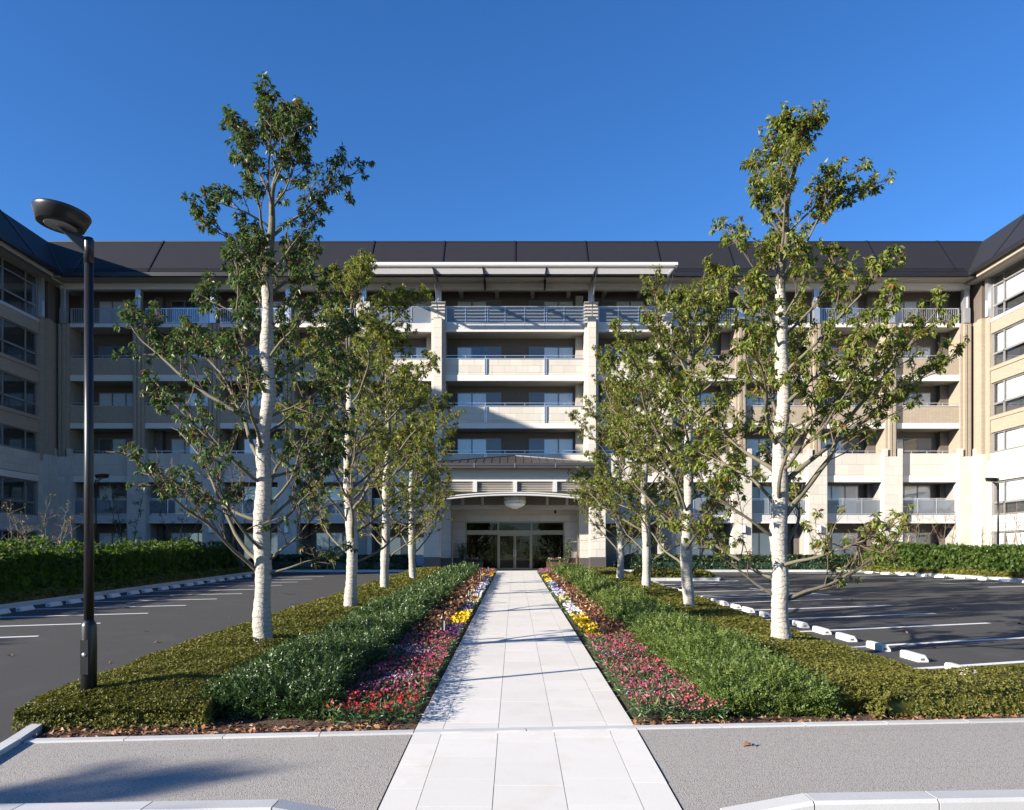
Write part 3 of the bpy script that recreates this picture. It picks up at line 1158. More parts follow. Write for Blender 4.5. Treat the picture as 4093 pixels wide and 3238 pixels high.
def central_bay(x0, x1, wins, posts, nglass, lower):
    slabs(x0, x1, (16.86, 17.38))
    bx('slab_edge', panelgrey, bld, x0, x1, 50.06, 50.355, 16.98, 17.42)
    bx('slab_edge', white, bld, x0, x1, 50.0, 50.354, 16.84, 16.975)
    n = nglass
    for k in range(1, n):
        piece('panel_joint', joint, bld, (x0 + (x1 - x0) * k / n, 50.057, 17.2), (.015, .008, .43))
    glass_rail(x0 + .05, x1 - .05, 50.2, 17.46, 18.5, n, posts)
    for zb, zt, zl in ((14.02, 15.06, 13.62), (10.85, 11.93, 10.49), (7.42, 8.80, 6.95)):
        o = bx('parapet', joint, bld, x0, x1, 50.10, 50.355, zb, zt)
        stones(o, x0, x1, zb + .17, zt, 50.10, 2, 0.78)
        stones(o, x0, x1, zb, zb + .165, 50.09, 1, 1.56)
        bx('coping', silver, bld, x0, x1, 50.03, 50.38, zt, zt + .05)
        bx('parapet_band', white, bld, x0, x1, 50.03, 50.354, zl, zb - .01)
        rail_over(x0, x1, 50.2, zt + .05, 0.22, 1.25)
        for q in posts:
            x = x0 + (x1 - x0) * q / n
            for d in (0, .11):
                bx('drain_strip', silver, bld, x + d - .03, x + d + .03, 50.0, 50.065, zb - .005, zt - .001)
    for k, z in enumerate(FL[:4] if not lower else FL):
        for j, (a, b_, sc) in enumerate(wins):
            window(a, 51.795, z, b_ - a, 2.07 if k < 4 else 2.0, 3, sc, 0.12)
    for s_ in (0, 1):
        a = (x0, x0 + .25) if s_ == 0 else (x1 - .5, x1)
        for z0, z1 in ((17.38, 19.6), (14.26, 16.86), (11.14, 13.62), (8.02, 10.49)):
            if s_ == 1:
                bx('recess_pier', cream, bld, a[0], a[1], 51.2, 51.799, z0, z1)
    if lower:
        bx('slab_edge', panelgrey, bld, x0, x1, 50.10, 50.355, 4.25, 4.80)
        glass_rail(x0, x1, 50.2, 4.84, 5.84, 3)


central_bay(-4.59, 4.59, [(-3.92, -.92, 2), (.95, 3.97, 0)], (2, 5), 7, False)
central_bay(-9.52, -5.45, [(-8.7, -5.8, 1)], (), 3, True)
central_bay(5.45, 9.52, [(5.9, 8.8, 0)], (), 3, True)
for x in (-5.02, -9.95, 5.02, 9.95):
    g = bx('pier_base', joint, bld, x - .60, x + .60, 49.70, 49.915, GP - .1, 6.80)
    stones(g, x - .60, x + .60, GP, 6.80, 49.70, 9, 0.6, .5)

# eaves: beam, soffit, gutter
bx('eaves_beam', white, bld, -29.9, 29.9, 50.0, 50.35, 19.62, 20.02)
bx('eaves_soffit', cream, bld, -29.9, 29.9, 48.95, 51.79, 20.03, 20.12)
bx('gutter', roofdark, bld, -29.1, 29.1, 48.68, 48.96, 20.02, 20.26)
for i in range(-4, 5):
    if abs(i) > 1 or True:
        bx('ceiling_beam', cream, bld, i * 2.4 - .12 + 1.2, i * 2.4 + .12 + 1.2, 50.36, 51.79, 19.58, 20.025)

# mansard roofs
EY, RY, EZ, RZ = 48.75, 51.0, 20.26, 23.15
EX, RX = 29.05, 31.30
WE = 32.8                                                    # the wings end here
o = MB().add([(-EX, EY, EZ), (EX, EY, EZ), (RX, RY, RZ), (-RX, RY, RZ), (-RX, 66, RZ - .3), (RX, 66, RZ - .3), (-EX, EY + .2, EZ - .2), (EX, EY + .2, EZ - .2)],
             [(0, 1, 2, 3), (3, 2, 5, 4), (0, 6, 7, 1)]).build('roof', slate, bld)
bx('ridge_trim', roofdark, bld, -RX, RX, RY - .05, RY + .08, RZ - .03, RZ + .035)


def roof_strip(A, B, w, h_, nrm_):
    a, b_ = Vector(A), Vector(B)
    d = (b_ - a).normalized()
    n_ = Vector(nrm_).normalized()
    s_ = d.cross(n_).normalized() * w / 2
    n_ = n_ * h_
    vs_ = [a - s_, a + s_, b_ + s_, b_ - s_, a - s_ + n_, a + s_ + n_, b_ + s_ + n_, b_ - s_ + n_]
    return MB().add(vs_, [(0, 1, 2, 3), (4, 7, 6, 5), (0, 4, 5, 1), (1, 5, 6, 2), (2, 6, 7, 3), (3, 7, 4, 0)]).build('roof_seam', roofdark, bld)


rn = (0, -(RZ - EZ), RY - EY)
for i in range(-6, 7):
    x = 4.715 * i
    roof_strip((x, EY, EZ), (x, RY, RZ), .10, .05, rn)
    roof_strip((x, RY - .1, RZ - .05), (x, RY + .1, RZ + .02), .10, .10, (0, 0, 1))
for z_, y_ in ((EZ + .10, EY - .02), (EZ + .26, EY + .12)):
    MB().tube([(-EX + .2, y_, z_ + .05), (EX - .2, y_, z_ + .05)], .022, 6).build('snow_rail', roofdark, bld)
for s in (-1, 1):
    MB().add([(s * EX, EY, EZ), (s * RX, RY, RZ), (s * RX, WE, RZ), (s * EX, WE, EZ), (s * 44, WE, RZ - .3), (s * 44, 66, RZ - .3), (s * RX, 66, RZ - .3)],
             [(0, 1, 2, 3), (2, 1, 6, 5, 4)]).build('roof', slate, bld)
    roof_strip((s * EX, EY, EZ), (s * RX, RY, RZ), .10, .03, (-s, -1, 1.2))
    wn_ = (-s * (RZ - EZ), 0, RX - EX)
    for yy in (46.2, 41.5, 36.8):
        roof_strip((s * EX, yy, EZ), (s * RX, yy, RZ), .10, .05, wn_)
    a, b_ = sorted((s * (EX - .05), s * (EX + .2)))
    bx('gutter', roofdark, bld, a, b_, WE, 48.67, 20.04, 20.26)
    a, b_ = sorted((s * (EX + .25), s * (EX + .55)))
    bx('eaves_fascia', tile, bld, a, b_, WE, 48.3, 19.80, 20.1)
    a, b_ = sorted((s * (EX + .55), s * 31))
    bx('eaves_soffit', cream, bld, a, b_, WE, 49.9, 19.86, 19.98)
    # wing walls as bands between the window strips
    X0 = 30.3

    def wbox(name, mat, xa, xb, ya, yb, za, zb):
        p_, q_ = sorted((s * xa, s * xb))
        return bx(name, mat, bld, p_, q_, ya, yb, za, zb)
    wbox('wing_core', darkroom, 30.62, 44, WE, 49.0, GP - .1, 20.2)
    wbox('wing_end_wall', tile, 30.3, 44, WE - .3, WE - .001, GP - .1, 20.2)
    WZ = [(17.18, 19.84, 17.97), (14.10, 16.24, 14.92), (10.96, 13.08, 11.73), (8.67, 9.93, None), (4.69, 6.81, 5.47), (1.9, 3.65, None)]
    YB = 48.42
    wbox('wing_band', tile, X0, 30.6, WE, YB, 16.24, 16.97)
    wbox('wing_sill', panelgrey, X0 - .03, 30.6, WE, YB + .05, 16.974, 17.17)
    for z0, z1 in ((13.08, 13.86), (9.93, 10.74)):
        wbox('wing_band', tile, X0, 30.6, WE, YB, z0, z1)
        wbox('wing_coping', tile, X0 - .06, 30.6, WE, YB + .15, z1 + .004, z1 + .20)
    g = wbox('wing_band', joint, X0, 30.6, WE, YB, 7.26, 8.60)
    stones(g, 40.0, YB + .12, 7.26, 8.62, s * X0, 3, 1.2, 0, 'x', -s)
    wbox('wing_band', white, X0 - .05, 30.6, WE, YB - .1, 6.83, 7.23)
    wbox('wing_band', panelgrey, X0 + .04, 30.6, WE, YB - .1, 3.66, 4.66)
    wbox('wing_band', cream, X0 + .02, 30.6, WE, YB - .1, 4.10, 4.14)
    # corner piers, stepped
    wbox('corner_pier', tile, 30.1, 31, 49.3, 51.7, 8.2, 17.36)
    wbox('corner_pier', tile, 29.95, 30.6, 48.86, 49.299, 8.2, 17.36)
    wbox('corner_pier', tile, X0 - .08, 30.6, YB + .02, 48.859, 8.2, 17.36)
    wbox('corner_wall', browntile, 30.2, 31, 49.2, 51.7, 17.37, 19.85)
    wbox('metal_post', silver, 30.12, 30.5, YB + .05, 48.75, 17.37, 19.85)
    wbox('metal_post', silver, 30.05, 30.119, YB + .2, 48.6, 17.37, 18.4)
    cg = wbox('corner_base', joint, 29.90, 31, 48.78, 51.6, GP - .1, 8.60)
    stones(cg, 48.78, 49.72, GP, 8.62, s * 29.90, 12, 0.5, .5, 'x', -s)
    a, b_ = sorted((s * 29.9, s * 30.31))
    stones(cg, a, b_, GP, 8.62, 48.78, 12, 0.6, 1.0)
    cg2 = wbox('corner_base', joint, X0 - .02, 30.6, YB - .1, 48.779, GP - .1, 8.60)
    stones(cg2, YB - .1, 48.779, GP, 8.62, s * (X0 - .02), 12, 0.5, 1.0, 'x', -s)
    # window strips
    for k, (z0, z1, zm) in enumerate(WZ):
        f = MB()
        xf0, xf1 = sorted((s * 30.40, s * 30.48))

        def fb(ya, yb, za, zb):
            f.box(xf0, xf1, ya, yb, za, zb)
        fb(WE, YB, z0, z0 + .07)
        fb(WE, YB, z1 - .07, z1)
        ys = [YB, YB - 1.07] + [YB - 1.07 - 2.12 * i for i in range(1, 5)]
        for yy in ys:
            fb(yy - .09, yy - .001, z0 + .071, z1 - .071)
        rows = [(z0, z1)]
        if zm:
            fb(WE, YB - .09, zm - .06, zm + .06)
            rows = [(z0, zm), (zm, z1)]
        if k == 0:
            fb(WE, YB - .09, 19.21, 19.29)
            rows = [(z0, zm), (zm, 19.25), (19.25, z1)]
        wo = f.build('wing_window', alum, bld)
        for j, (ya, yb) in enumerate(zip(ys[1:], ys)):
            for q, (za, zb) in enumerate(rows):
                piece('pane', clear, wo, (s * 30.44, (ya + yb) / 2, (za + zb) / 2), (.01, yb - ya - .06, zb - za - .06))
            zt, zl = (rows[1][1], rows[1][0]) if zm else (z1, z0)
            if s > 0 or j == 2:
                d = .35 if j == 0 else .12
                piece('roller_blind', blind, wo, (s * 30.56, (ya + yb) / 2 - (.0 if j else .1), (zt + zl) / 2 + .03), (.01, yb - ya - d, zt - zl - .1))

# the stones: the largest in view as parts, the rest joined
STONES.sort(key=lambda q: -(max(q[2][0], q[2][1]) * q[2][2]) * (1.0 if q[2][1] < .05 or q[2][1] > .3 else 0.55) * (1.25 if abs(q[1][0]) < 10.5 else 1))
for par, c_, d_ in STONES[:295]:
    piece('stone', granite, par, c_, d_)
mb = MB()
for par, c_, d_ in STONES[295:]:
    mb.box(c_[0] - d_[0] / 2, c_[0] + d_[0] / 2, c_[1] - d_[1] / 2, c_[1] + d_[1] / 2, c_[2] - d_[2] / 2, c_[2] + d_[2] / 2)
o = mb.build('stonework', granite, bld)
o['kind'] = 'stuff'

# louvred sunshade over the central balconies
shade = empty('sunshade', (0, 49.8, 20.0), 'long louvred metal sunshade above the central balconies', 'sunshade')
F0, F1 = Vector((0, 46.3, 19.82)), Vector((0, 49.8, 20.32))
for i in range(15):
    t = i / 14.4
    q = F0.lerp(F1, t)
    if i == 0:
        bx('front_beam', louvre, shade, -9.92, 9.92, q.y - .04, q.y + .05, q.z - .02, q.z + .15)
        bx('front_beam', louvre, shade, -9.92, 9.92, q.y + .06, q.y + .30, q.z - .10, q.z - .04)
    else:
        MB().prism([(q.y - .02, q.z - .05), (q.y + .03, q.z - .06), (q.y + .06, q.z + .02), (q.y + .01, q.z + .03)], 'x', -9.8, 9.8).build('louvre_blade', louvre, shade)
for x in (-9.8, -5.02, -1.95, 1.95, 5.02, 9.8):
    MB().prism([(46.4, 19.70), (49.95, 20.05), (49.95, 20.50), (46.4, 19.80)], 'x', x - .045, x + .045).build('bracket', roofdark if abs(x) < 9 else silver, shade)
    if abs(x) > 3:
        MB().tube([(x, 46.9, 19.78), (x, 49.35, 18.2), (x, 49.45, 17.66)], .03, 8).build('tie_rod', alum, shade)
    else:
        bx('hanger', roofdark, shade, x - .06, x + .06, 49.5, 49.9, 19.5, 20.1)

# wall lamps on the ground floor piers
for x, lab in ((-14.88, 'white box wall lamp on the left pier nearest the porch'), (-19.80, 'white box wall lamp on the second left pier from the porch'),
               (14.88, 'white box wall lamp on the right pier nearest the porch'), (19.80, 'white box wall lamp on the second right pier from the porch'),
               (24.73, 'white box wall lamp on the third right pier from the porch')):
    e = empty('wall_lamp', (x, 49.6, 3.6), lab, 'wall lamp', 'wall lamps on the ground floor piers')
    bx('back_plate', alum, e, x - .12, x + .12, 49.62, 49.689, 3.55, 4.15)
    MB().prism([(x - .11, 49.46), (x + .11, 49.46), (x + .13, 49.618), (x - .13, 49.618)], 'z', 3.62, 4.10).build('shade', lampwhite, e)

# ------------------------------------------------------------------ entrance porch
PZ = 1.17
porch = empty('entrance_porch', (0, 46.5, PZ), 'stone entrance porch with brown hipped metal roof and arched beam', 'porch')
o = bx('platform', pavem, porch, -6.2, 6.2, 45.62, 50.7, 0.9, PZ)
for s in (-1, 1):
    a, b_ = sorted((s * 5.48, s * 4.58))
    col = bx('column', joint, porch, a, b_, 46.0, 46.9, PZ + .75, 5.85)
    for r_ in range(8):
        z0, z1 = PZ + .86 + .48 * r_, PZ + .86 + .48 * (r_ + 1)
        z1 = min(z1, 5.95)
        cut = [(a, (a + b_) / 2 + .1 * (1 if r_ % 2 else -1)), ((a + b_) / 2 + .1 * (1 if r_ % 2 else -1), b_)]
        for p_, q_ in cut:
            piece('stone', granite, col, ((p_ + q_) / 2, 45.985, (z0 + z1) / 2), (q_ - p_ - .008, .03, z1 - z0 - .008))
        for xs_, in ((a - .015,), (b_ + .015,)):
            piece('stone', granite, col, (xs_, 46.45, (z0 + z1) / 2), (.03, .89, z1 - z0 - .008))
    bx('column_base', darkgranite, porch, a - .03, b_ + .03, 45.95, 46.93, PZ + .12, PZ + .855)
    bx('column_plinth', darkgranite, porch, a - .07, b_ + .07, 45.91, 46.97, PZ, PZ + .119)
    bx('column_cap', granite, porch, a - .04, b_ + .04, 45.93, 46.95, 5.851 + .12, 6.06)
    # slim upper post beside the louvres
    a2, b2 = sorted((s * 5.20, s * 4.78))
    bx('upper_post', granite, porch, a2, b2, 46.05, 46.6, 6.061, 7.30)
    # rear pilasters
    a3, b3 = sorted((s * 4.80, s * 4.10))
    pil = bx('rear_pilaster', joint, porch, a3, b3, 49.0, 50.3, PZ + .80, 5.9)
    for r_ in range(8):
        zc = PZ + .80 + .5 * (r_ + .5)
        piece('stone', granite, pil, ((a3 + b3) / 2, 48.985, zc), (b3 - a3 - .008, .03, .49))
    bx('pilaster_base', darkgranite, porch, a3 - .02, b3 + .02, 48.95, 50.3, PZ, PZ + .799)
    bx('downpipe', bronze, porch, *sorted((s * 4.06, s * 3.98)), 48.92, 49.0, PZ, 5.6)
# beams and louvres above the arch
BY = 46.12
for sx in (-4.9, 4.9):
    bx('side_beam', white, porch, sx - .15, sx + .15, 46.61, 50.0, 6.3, 7.2)
bx('frieze', panelgrey, porch, -5.15, 5.15, BY, BY + .25, 6.72, 7.42)
bx('frieze_ledge', white, porch, -5.2, 5.2, BY - .10, BY + .2, 6.61, 6.715)
for x in (-2.42, 0.0, 2.42):
    bx('mullion_post', panelgrey, porch, x - .13, x + .13, BY - .12, BY + .12, 5.98, 6.608)
    bx('frieze_strip', panelgrey, porch, x - .13, x + .13, BY - .02, BY - .001, 6.72, 7.40)
for k in range(6):
    z = 6.03 + .098 * k
    for xa, xb in ((-4.76, -2.56), (-2.28, -.14), (.14, 2.28), (2.56, 4.76)):
        MB().prism([(BY + .02, z + .05), (BY + .14, z - .0), (BY + .15, z + .015), (BY + .03, z + .065)], 'x', xa, xb).build('louvre_blade', louvre, porch)
bx('louvre_backing', tanlouvre, porch, -4.76, 4.76, BY + .2, BY + .24, 5.98, 6.608)
# arched beam
n = 28
vs_, fs_ = [], []
for i in range(n + 1):
    x = -4.6 + 9.2 * i / n
    zc = 5.97 - .30 * (x / 4.6) ** 2
    vs_ += [(x, BY - .16, zc - .20), (x, BY + .30, zc - .20), (x, BY + .30, zc), (x, BY - .16, zc), (x, BY - .22, zc - .07), (x, BY - .22, zc)]
for i in range(n):
    a = i * 6
    for p_, q_ in ((0, 1), (1, 2), (2, 3), (3, 0)):
        fs_.append((a + p_, a + 6 + p_, a + 6 + q_, a + q_))
    fs_.append((a + 4, a + 10, a + 11, a + 5))
MB().add(vs_, fs_).build('arch_beam', panelgrey, porch)
# hipped roof
A = [(-5.55, 45.35, 7.62), (5.55, 45.35, 7.62), (0, 48.0, 8.42), (0, 50.0, 8.42), (5.55, 50.0, 7.62), (-5.55, 50.0, 7.62)]
rf = MB().add(A, [(0, 1, 2), (1, 4, 3, 2), (0, 2, 3, 5)]).build('roof', roofbrown, porch)
bx('gutter', roofbrown, porch, -5.62, 5.62, 45.26, 45.42, 7.34, 7.63)
bx('gutter_lip', roofbrown, porch, -5.64, 5.64, 45.22, 45.258, 7.48, 7.63)
for x in (-5.55, 5.55):
    bx('gutter', roofbrown, porch, x - .08, x + .08, 45.43, 49.9, 7.34, 7.62)
bx('roof_soffit', cream, porch, -5.5, 5.5, 45.43, 49.9, 7.43, 7.50)
for i in range(-11, 12):
    x = i * .48
    t = 1 - abs(x) / 5.55
    q = Vector((x, 45.35 + 2.65 * t, 7.62 + .80 * t))
    d = (q - Vector((x, 45.35, 7.62)))
    MB().tube([(x, 45.35, 7.64), tuple(q + Vector((0, 0, .02)))], .022, 4).build('standing_seam', roofbrown, rf)
for s in (-1, 1):
    MB().tube([(s * 5.55, 45.35, 7.64), (0, 48, 8.44)], .04, 5).build('hip_cap', roofbrown, rf)
for x in (-2.42, 0, 2.42):
    bx('gutter_clip', silver, porch, x - .012, x + .012, 45.205, 45.219, 7.36, 7.62)
# ceiling and inner beam
bx('ceiling', cream, porch, -4.7, 4.7, 46.45, 50.0, 6.0, 6.08)
bx('inner_louvre_backing', tanlouvre, porch, -4.0, 4.0, 48.3, 48.36, 5.35, 5.95)
for k in range(5):
    z = 5.40 + .11 * k
    piece('inner_louvre', tanlouvre, porch, (0, 48.25, z + .03), (8.0, .06, .03))
for x in (-3.3, -2.05, 2.05, 3.3):
    bx('inner_post', cream, porch, x - .09, x + .09, 48.17, 48.29, 5.30, 5.98)
bx('inner_beam', cream, porch, -4.0, 4.0, 48.16, 48.5, 5.06, 5.29)
# entrance wall
EWY = 50.2
TOPD = PZ + 3.18
wall_e = bx('entrance_wall', joint, porch, -4.2, 4.2, EWY, EWY + .12, TOPD, 6.0)
for sx in (-1, 1):
    a, b_ = sorted((sx * 4.2, sx * 3.26))
    bx('entrance_wall', joint, porch, a, b_, EWY, EWY + .12, PZ, TOPD - .001)
    for r_ in range(5):
        z0 = PZ + .8 + (TOPD - PZ - .8) * r_ / 5
        piece('stone', granite, wall_e, ((a + b_) / 2, EWY - .015, z0 + .235), (b_ - a - .01, .03, .46))
    bx('wall_base', darkgranite, porch, a, b_, EWY - .035, EWY - .001, PZ, PZ + .79)
for r_ in range(3):
    z0 = TOPD + .02 + .46 * r_
    off = .5 if r_ % 2 else 0
    x = -4.2 - off
    while x < 4.19:
        p_, q_ = max(x, -4.2), min(x + .98, 4.2)
        if q_ - p_ > .1:
            piece('stone', granite, wall_e, ((p_ + q_) / 2, EWY - .015, z0 + .225), (q_ - p_ - .012, .03, .445))
        x += .98
# glazed doors
door = empty('entrance_doors', (0, EWY, PZ), 'bronze framed glass entrance doors with side lights and transom', 'doors')
fr_ = MB()
for x, w in ((-3.22, .08), (-1.10, .09), (1.10, .09), (3.22, .08)):
    fr_.box(x - w / 2, x + w / 2, EWY - .06, EWY + .06, PZ, TOPD)
fr_.box(-3.26, 3.26, EWY - .05, EWY + .05, TOPD - .07, TOPD - .001)
fr_.box(-3.17, 3.17, EWY - .05, EWY + .05, PZ + 2.33, PZ + 2.62)
fr_.box(-3.17, -1.15, EWY - .04, EWY + .04, PZ, PZ + .10)
fr_.box(1.15, 3.17, EWY - .04, EWY + .04, PZ, PZ + .10)
fr_.build('frame', bronze, door)
for s in (-1, 1):
    a, b_ = sorted((s * .012, s * 1.05))
    lf = MB()
    lf.box(a, a + .07, EWY - .03, EWY + .03, PZ + .02, PZ + 2.32).box(b_ - .07, b_, EWY - .03, EWY + .03, PZ + .02, PZ + 2.32)
    lf.box(a + .071, b_ - .071, EWY - .03, EWY + .03, PZ + .02, PZ + .14).box(a + .071, b_ - .071, EWY - .03, EWY + .03, PZ + 2.25, PZ + 2.32)
    lf = lf.build('door_leaf', bronze, door)
    bx('pane', doorglass, lf, a + .06, b_ - .06, EWY - .008, EWY + .004, PZ + .13, PZ + 2.26)
    bx('handle', silver, lf, s * .05, s * .08, EWY - .09, EWY - .06, PZ + .85, PZ + 1.35)
    a, b_ = sorted((s * 1.14, s * 3.19))
    bx('side_light', doorglass, door, a, b_, EWY - .008, EWY + .004, PZ + .09, PZ + 2.34)
for a, b_ in ((-3.18, -1.14), (-1.06, 1.06), (1.14, 3.18)):
    bx('transom_light', doorglass, door, a, b_, EWY - .008, EWY + .004, PZ + 2.61, TOPD - .06)
# the lobby behind the glass
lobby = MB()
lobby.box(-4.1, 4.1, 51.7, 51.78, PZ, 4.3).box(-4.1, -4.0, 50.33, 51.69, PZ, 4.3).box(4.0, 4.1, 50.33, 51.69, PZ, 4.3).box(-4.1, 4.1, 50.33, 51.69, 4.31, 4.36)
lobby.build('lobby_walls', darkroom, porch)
for x in (-1.35, 1.0):
    bx('lobby_curtain', curtainm, porch, x, x + .3, 51.2, 51.25, PZ, 3.6)
bx('lobby_panel', woodinside, porch, -.35, .4, 51.6, 51.69, 3.4, 4.2)
dm = bx('door_mat', blackpaint, None, -1.25, 1.25, 49.2, 50.0, PZ + .002, PZ + .02)
tag(dm, 'dark mat in front of the glass entrance doors', 'door mat')

# hanging lamp
ch = empty('hanging_lamp', (0, 47.4, 6.0), 'round white drum lamp in a metal cage under the porch ceiling', 'lamp')
MB().lathe([(.05, 5.02), (.20, 5.06), (.45, 5.16), (.60, 5.26), (.68, 5.36), (.68, 5.74), (.60, 5.80), (.1, 5.82)], 32, Matrix.Translation((0, 47.4, 0))).build('glass_bowl', lampwhite, ch, True)
MB().lathe([(.01, 4.93), (.06, 4.96), (.08, 5.01), (.02, 5.03)], 12, Matrix.Translation((0, 47.4, 0))).build('finial', bronze, ch, True)
for z in (5.36, 5.55, 5.74):
    MB().tube([(.74 * math.cos(a), 47.4 + .74 * math.sin(a), z) for a in [2 * math.pi * i / 32 for i in range(33)]], .012, 5).build('cage_ring', bronze, ch)
for i in range(8):
    a = 2 * math.pi * (i + .5) / 8
    MB().tube([(.74 * math.cos(a), 47.4 + .74 * math.sin(a), 5.34), (.74 * math.cos(a), 47.4 + .74 * math.sin(a), 5.80), (.3 * math.cos(a), 47.4 + .3 * math.sin(a), 5.99)], .010, 5).build('cage_bar', bronze, ch)
# dome camera
sc_ = empty('security_camera', (2.6, 48.9, 5.3), 'small dark dome camera hanging under the porch ceiling', 'camera')
bx('stem', silver, sc_, 2.585, 2.615, 48.885, 48.915, 5.02, 6.0)
MB().lathe([(.02, 4.82), (.07, 4.85), (.09, 4.92), (.09, 5.0), (.03, 5.03)], 14, Matrix.Translation((2.6, 48.9, 0))).build('dome', blackpaint, sc_, True)

# ------------------------------------------------------------------ lamps and small things
def lathe_at(prof, x, y, z, n=20):
    return MB().lathe(prof, n, Matrix.Translation((x, y, z)))


def street_lamp(x, y, az, label, hgt=5.65, head=0.34):
    """az: direction in which the head reaches out from the pole."""
    z = G(y)
    e = empty('street_lamp', (x, y, z), label, 'street lamp', 'car park lamps')
    lathe_at([(.085, 0), (.087, .9), (.085, 1.10), (.079, 1.13), (.062, 1.155), (.055, 1.17)], x, y, z).build('pole_base', blackpaint, e, True)
    lathe_at([(.054, 1.16), (.050, 3.0), (.048, hgt - .28)], x, y, z).build('pole', blackpaint, e, True)
    lathe_at([(.053, hgt - .28), (.054, hgt - .02), (.045, hgt + .02)], x, y, z, 16).build('collar', blackpaint, e, True)
    d = Vector((math.cos(az), math.sin(az), 0))
    si = Vector((-d.y, d.x, 0))
    MB().box(x - .045, x + .045, y - .10, y - .06, z + .55, z + .95).build('access_door', blackpaint, e)
    o = MB().lathe([(.002, -.006), (.022, -.006), (.026, 0), (.02, .012), (.002, .014)], 12, Matrix.Translation((x - .0, y - .10, z + .78)) @ Matrix.Rotation(R(90), 4, 'X')).build('lock', silver, e, True)
    # neck wedge
    top = Vector((x, y, z + hgt))
    a_, b_, c_ = top + d * -.03, top + d * .30 + Vector((0, 0, .09)), top + d * .04 + Vector((0, 0, -.16))
    w = si * .035
    vs_ = [a_ - w, b_ - w, c_ - w, a_ + w, b_ + w, c_ + w]
    MB().add(vs_, [(0, 1, 2), (3, 5, 4), (0, 3, 4, 1), (1, 4, 5, 2), (2, 5, 3, 0)]).build('neck', blackpaint, e)
    # tilted, tapered disc head
    tilt = Matrix.Rotation(R(-7), 4, si)
    mt = Matrix.Translation(top + d * (head * .96) + Vector((0, 0, .115))) @ tilt
    r_ = head
    MB().lathe([(r_ * .78, 0), (r_ * .82, .004), (r_ * .97, .13), (r_, .155), (r_ * .98, .17), (r_ * .75, .185), (r_ * .3, .19)], 40, mt).build('lamp_head', blackpaint, e, True)
    MB().lathe([(r_ * .50, -.012), (r_ * .56, -.004), (r_ * .56, .006), (r_ * .5, .006)], 32, mt).build('lens', lens, e, True)
    return e


street_lamp(-4.96, 8.86, R(200), 'tall black car park lamp in the azaleas at the left foreground', 5.60, 0.305)
street_lamp(-21.2, 38.5, R(0), 'slim dark lamp behind the left car park hedge, shaded by the wing', 5.0)
street_lamp(25.6, 40.3, R(180), 'slim dark lamp at the right car park hedge', 4.95)

for i, (x, y, lab) in enumerate(((-1.42, 15.1, 'nearest bollard light left of the walk beside violet pansies'), (-1.45, 23.5, 'second bollard light from the camera, left of the walk'),
                                 (-1.5, 32.7, 'third bollard light from the camera, left of the walk'), (-1.47, 41.5, 'farthest bollard light, left of the walk near the porch'))):
    z = G(y) + .03
    e = empty('bollard_light', (x, y, z), lab, 'bollard light', 'bollard lights left of the walk')
    bx('post', blackpaint, e, x - .035, x + .035, y - .035, y + .035, z, z + .25)
    bx('cap', blackpaint, e, x - .037, x + .037, y - .037, y + .037, z + .455, z + .49)
    bx('shield', blackpaint, e, x - .035, x - .004, y - .036, y + .036, z + .251, z + .454)
    bx('diffuser', lampwhite, e, x - .003, x + .026, y - .026, y + .026, z + .251, z + .454)
    for sx in (1,):
        bx('corner_bar', blackpaint, e, x + sx * .031 - .005, x + sx * .031 + .005, y - .036, y + .036, z + .251, z + .454)

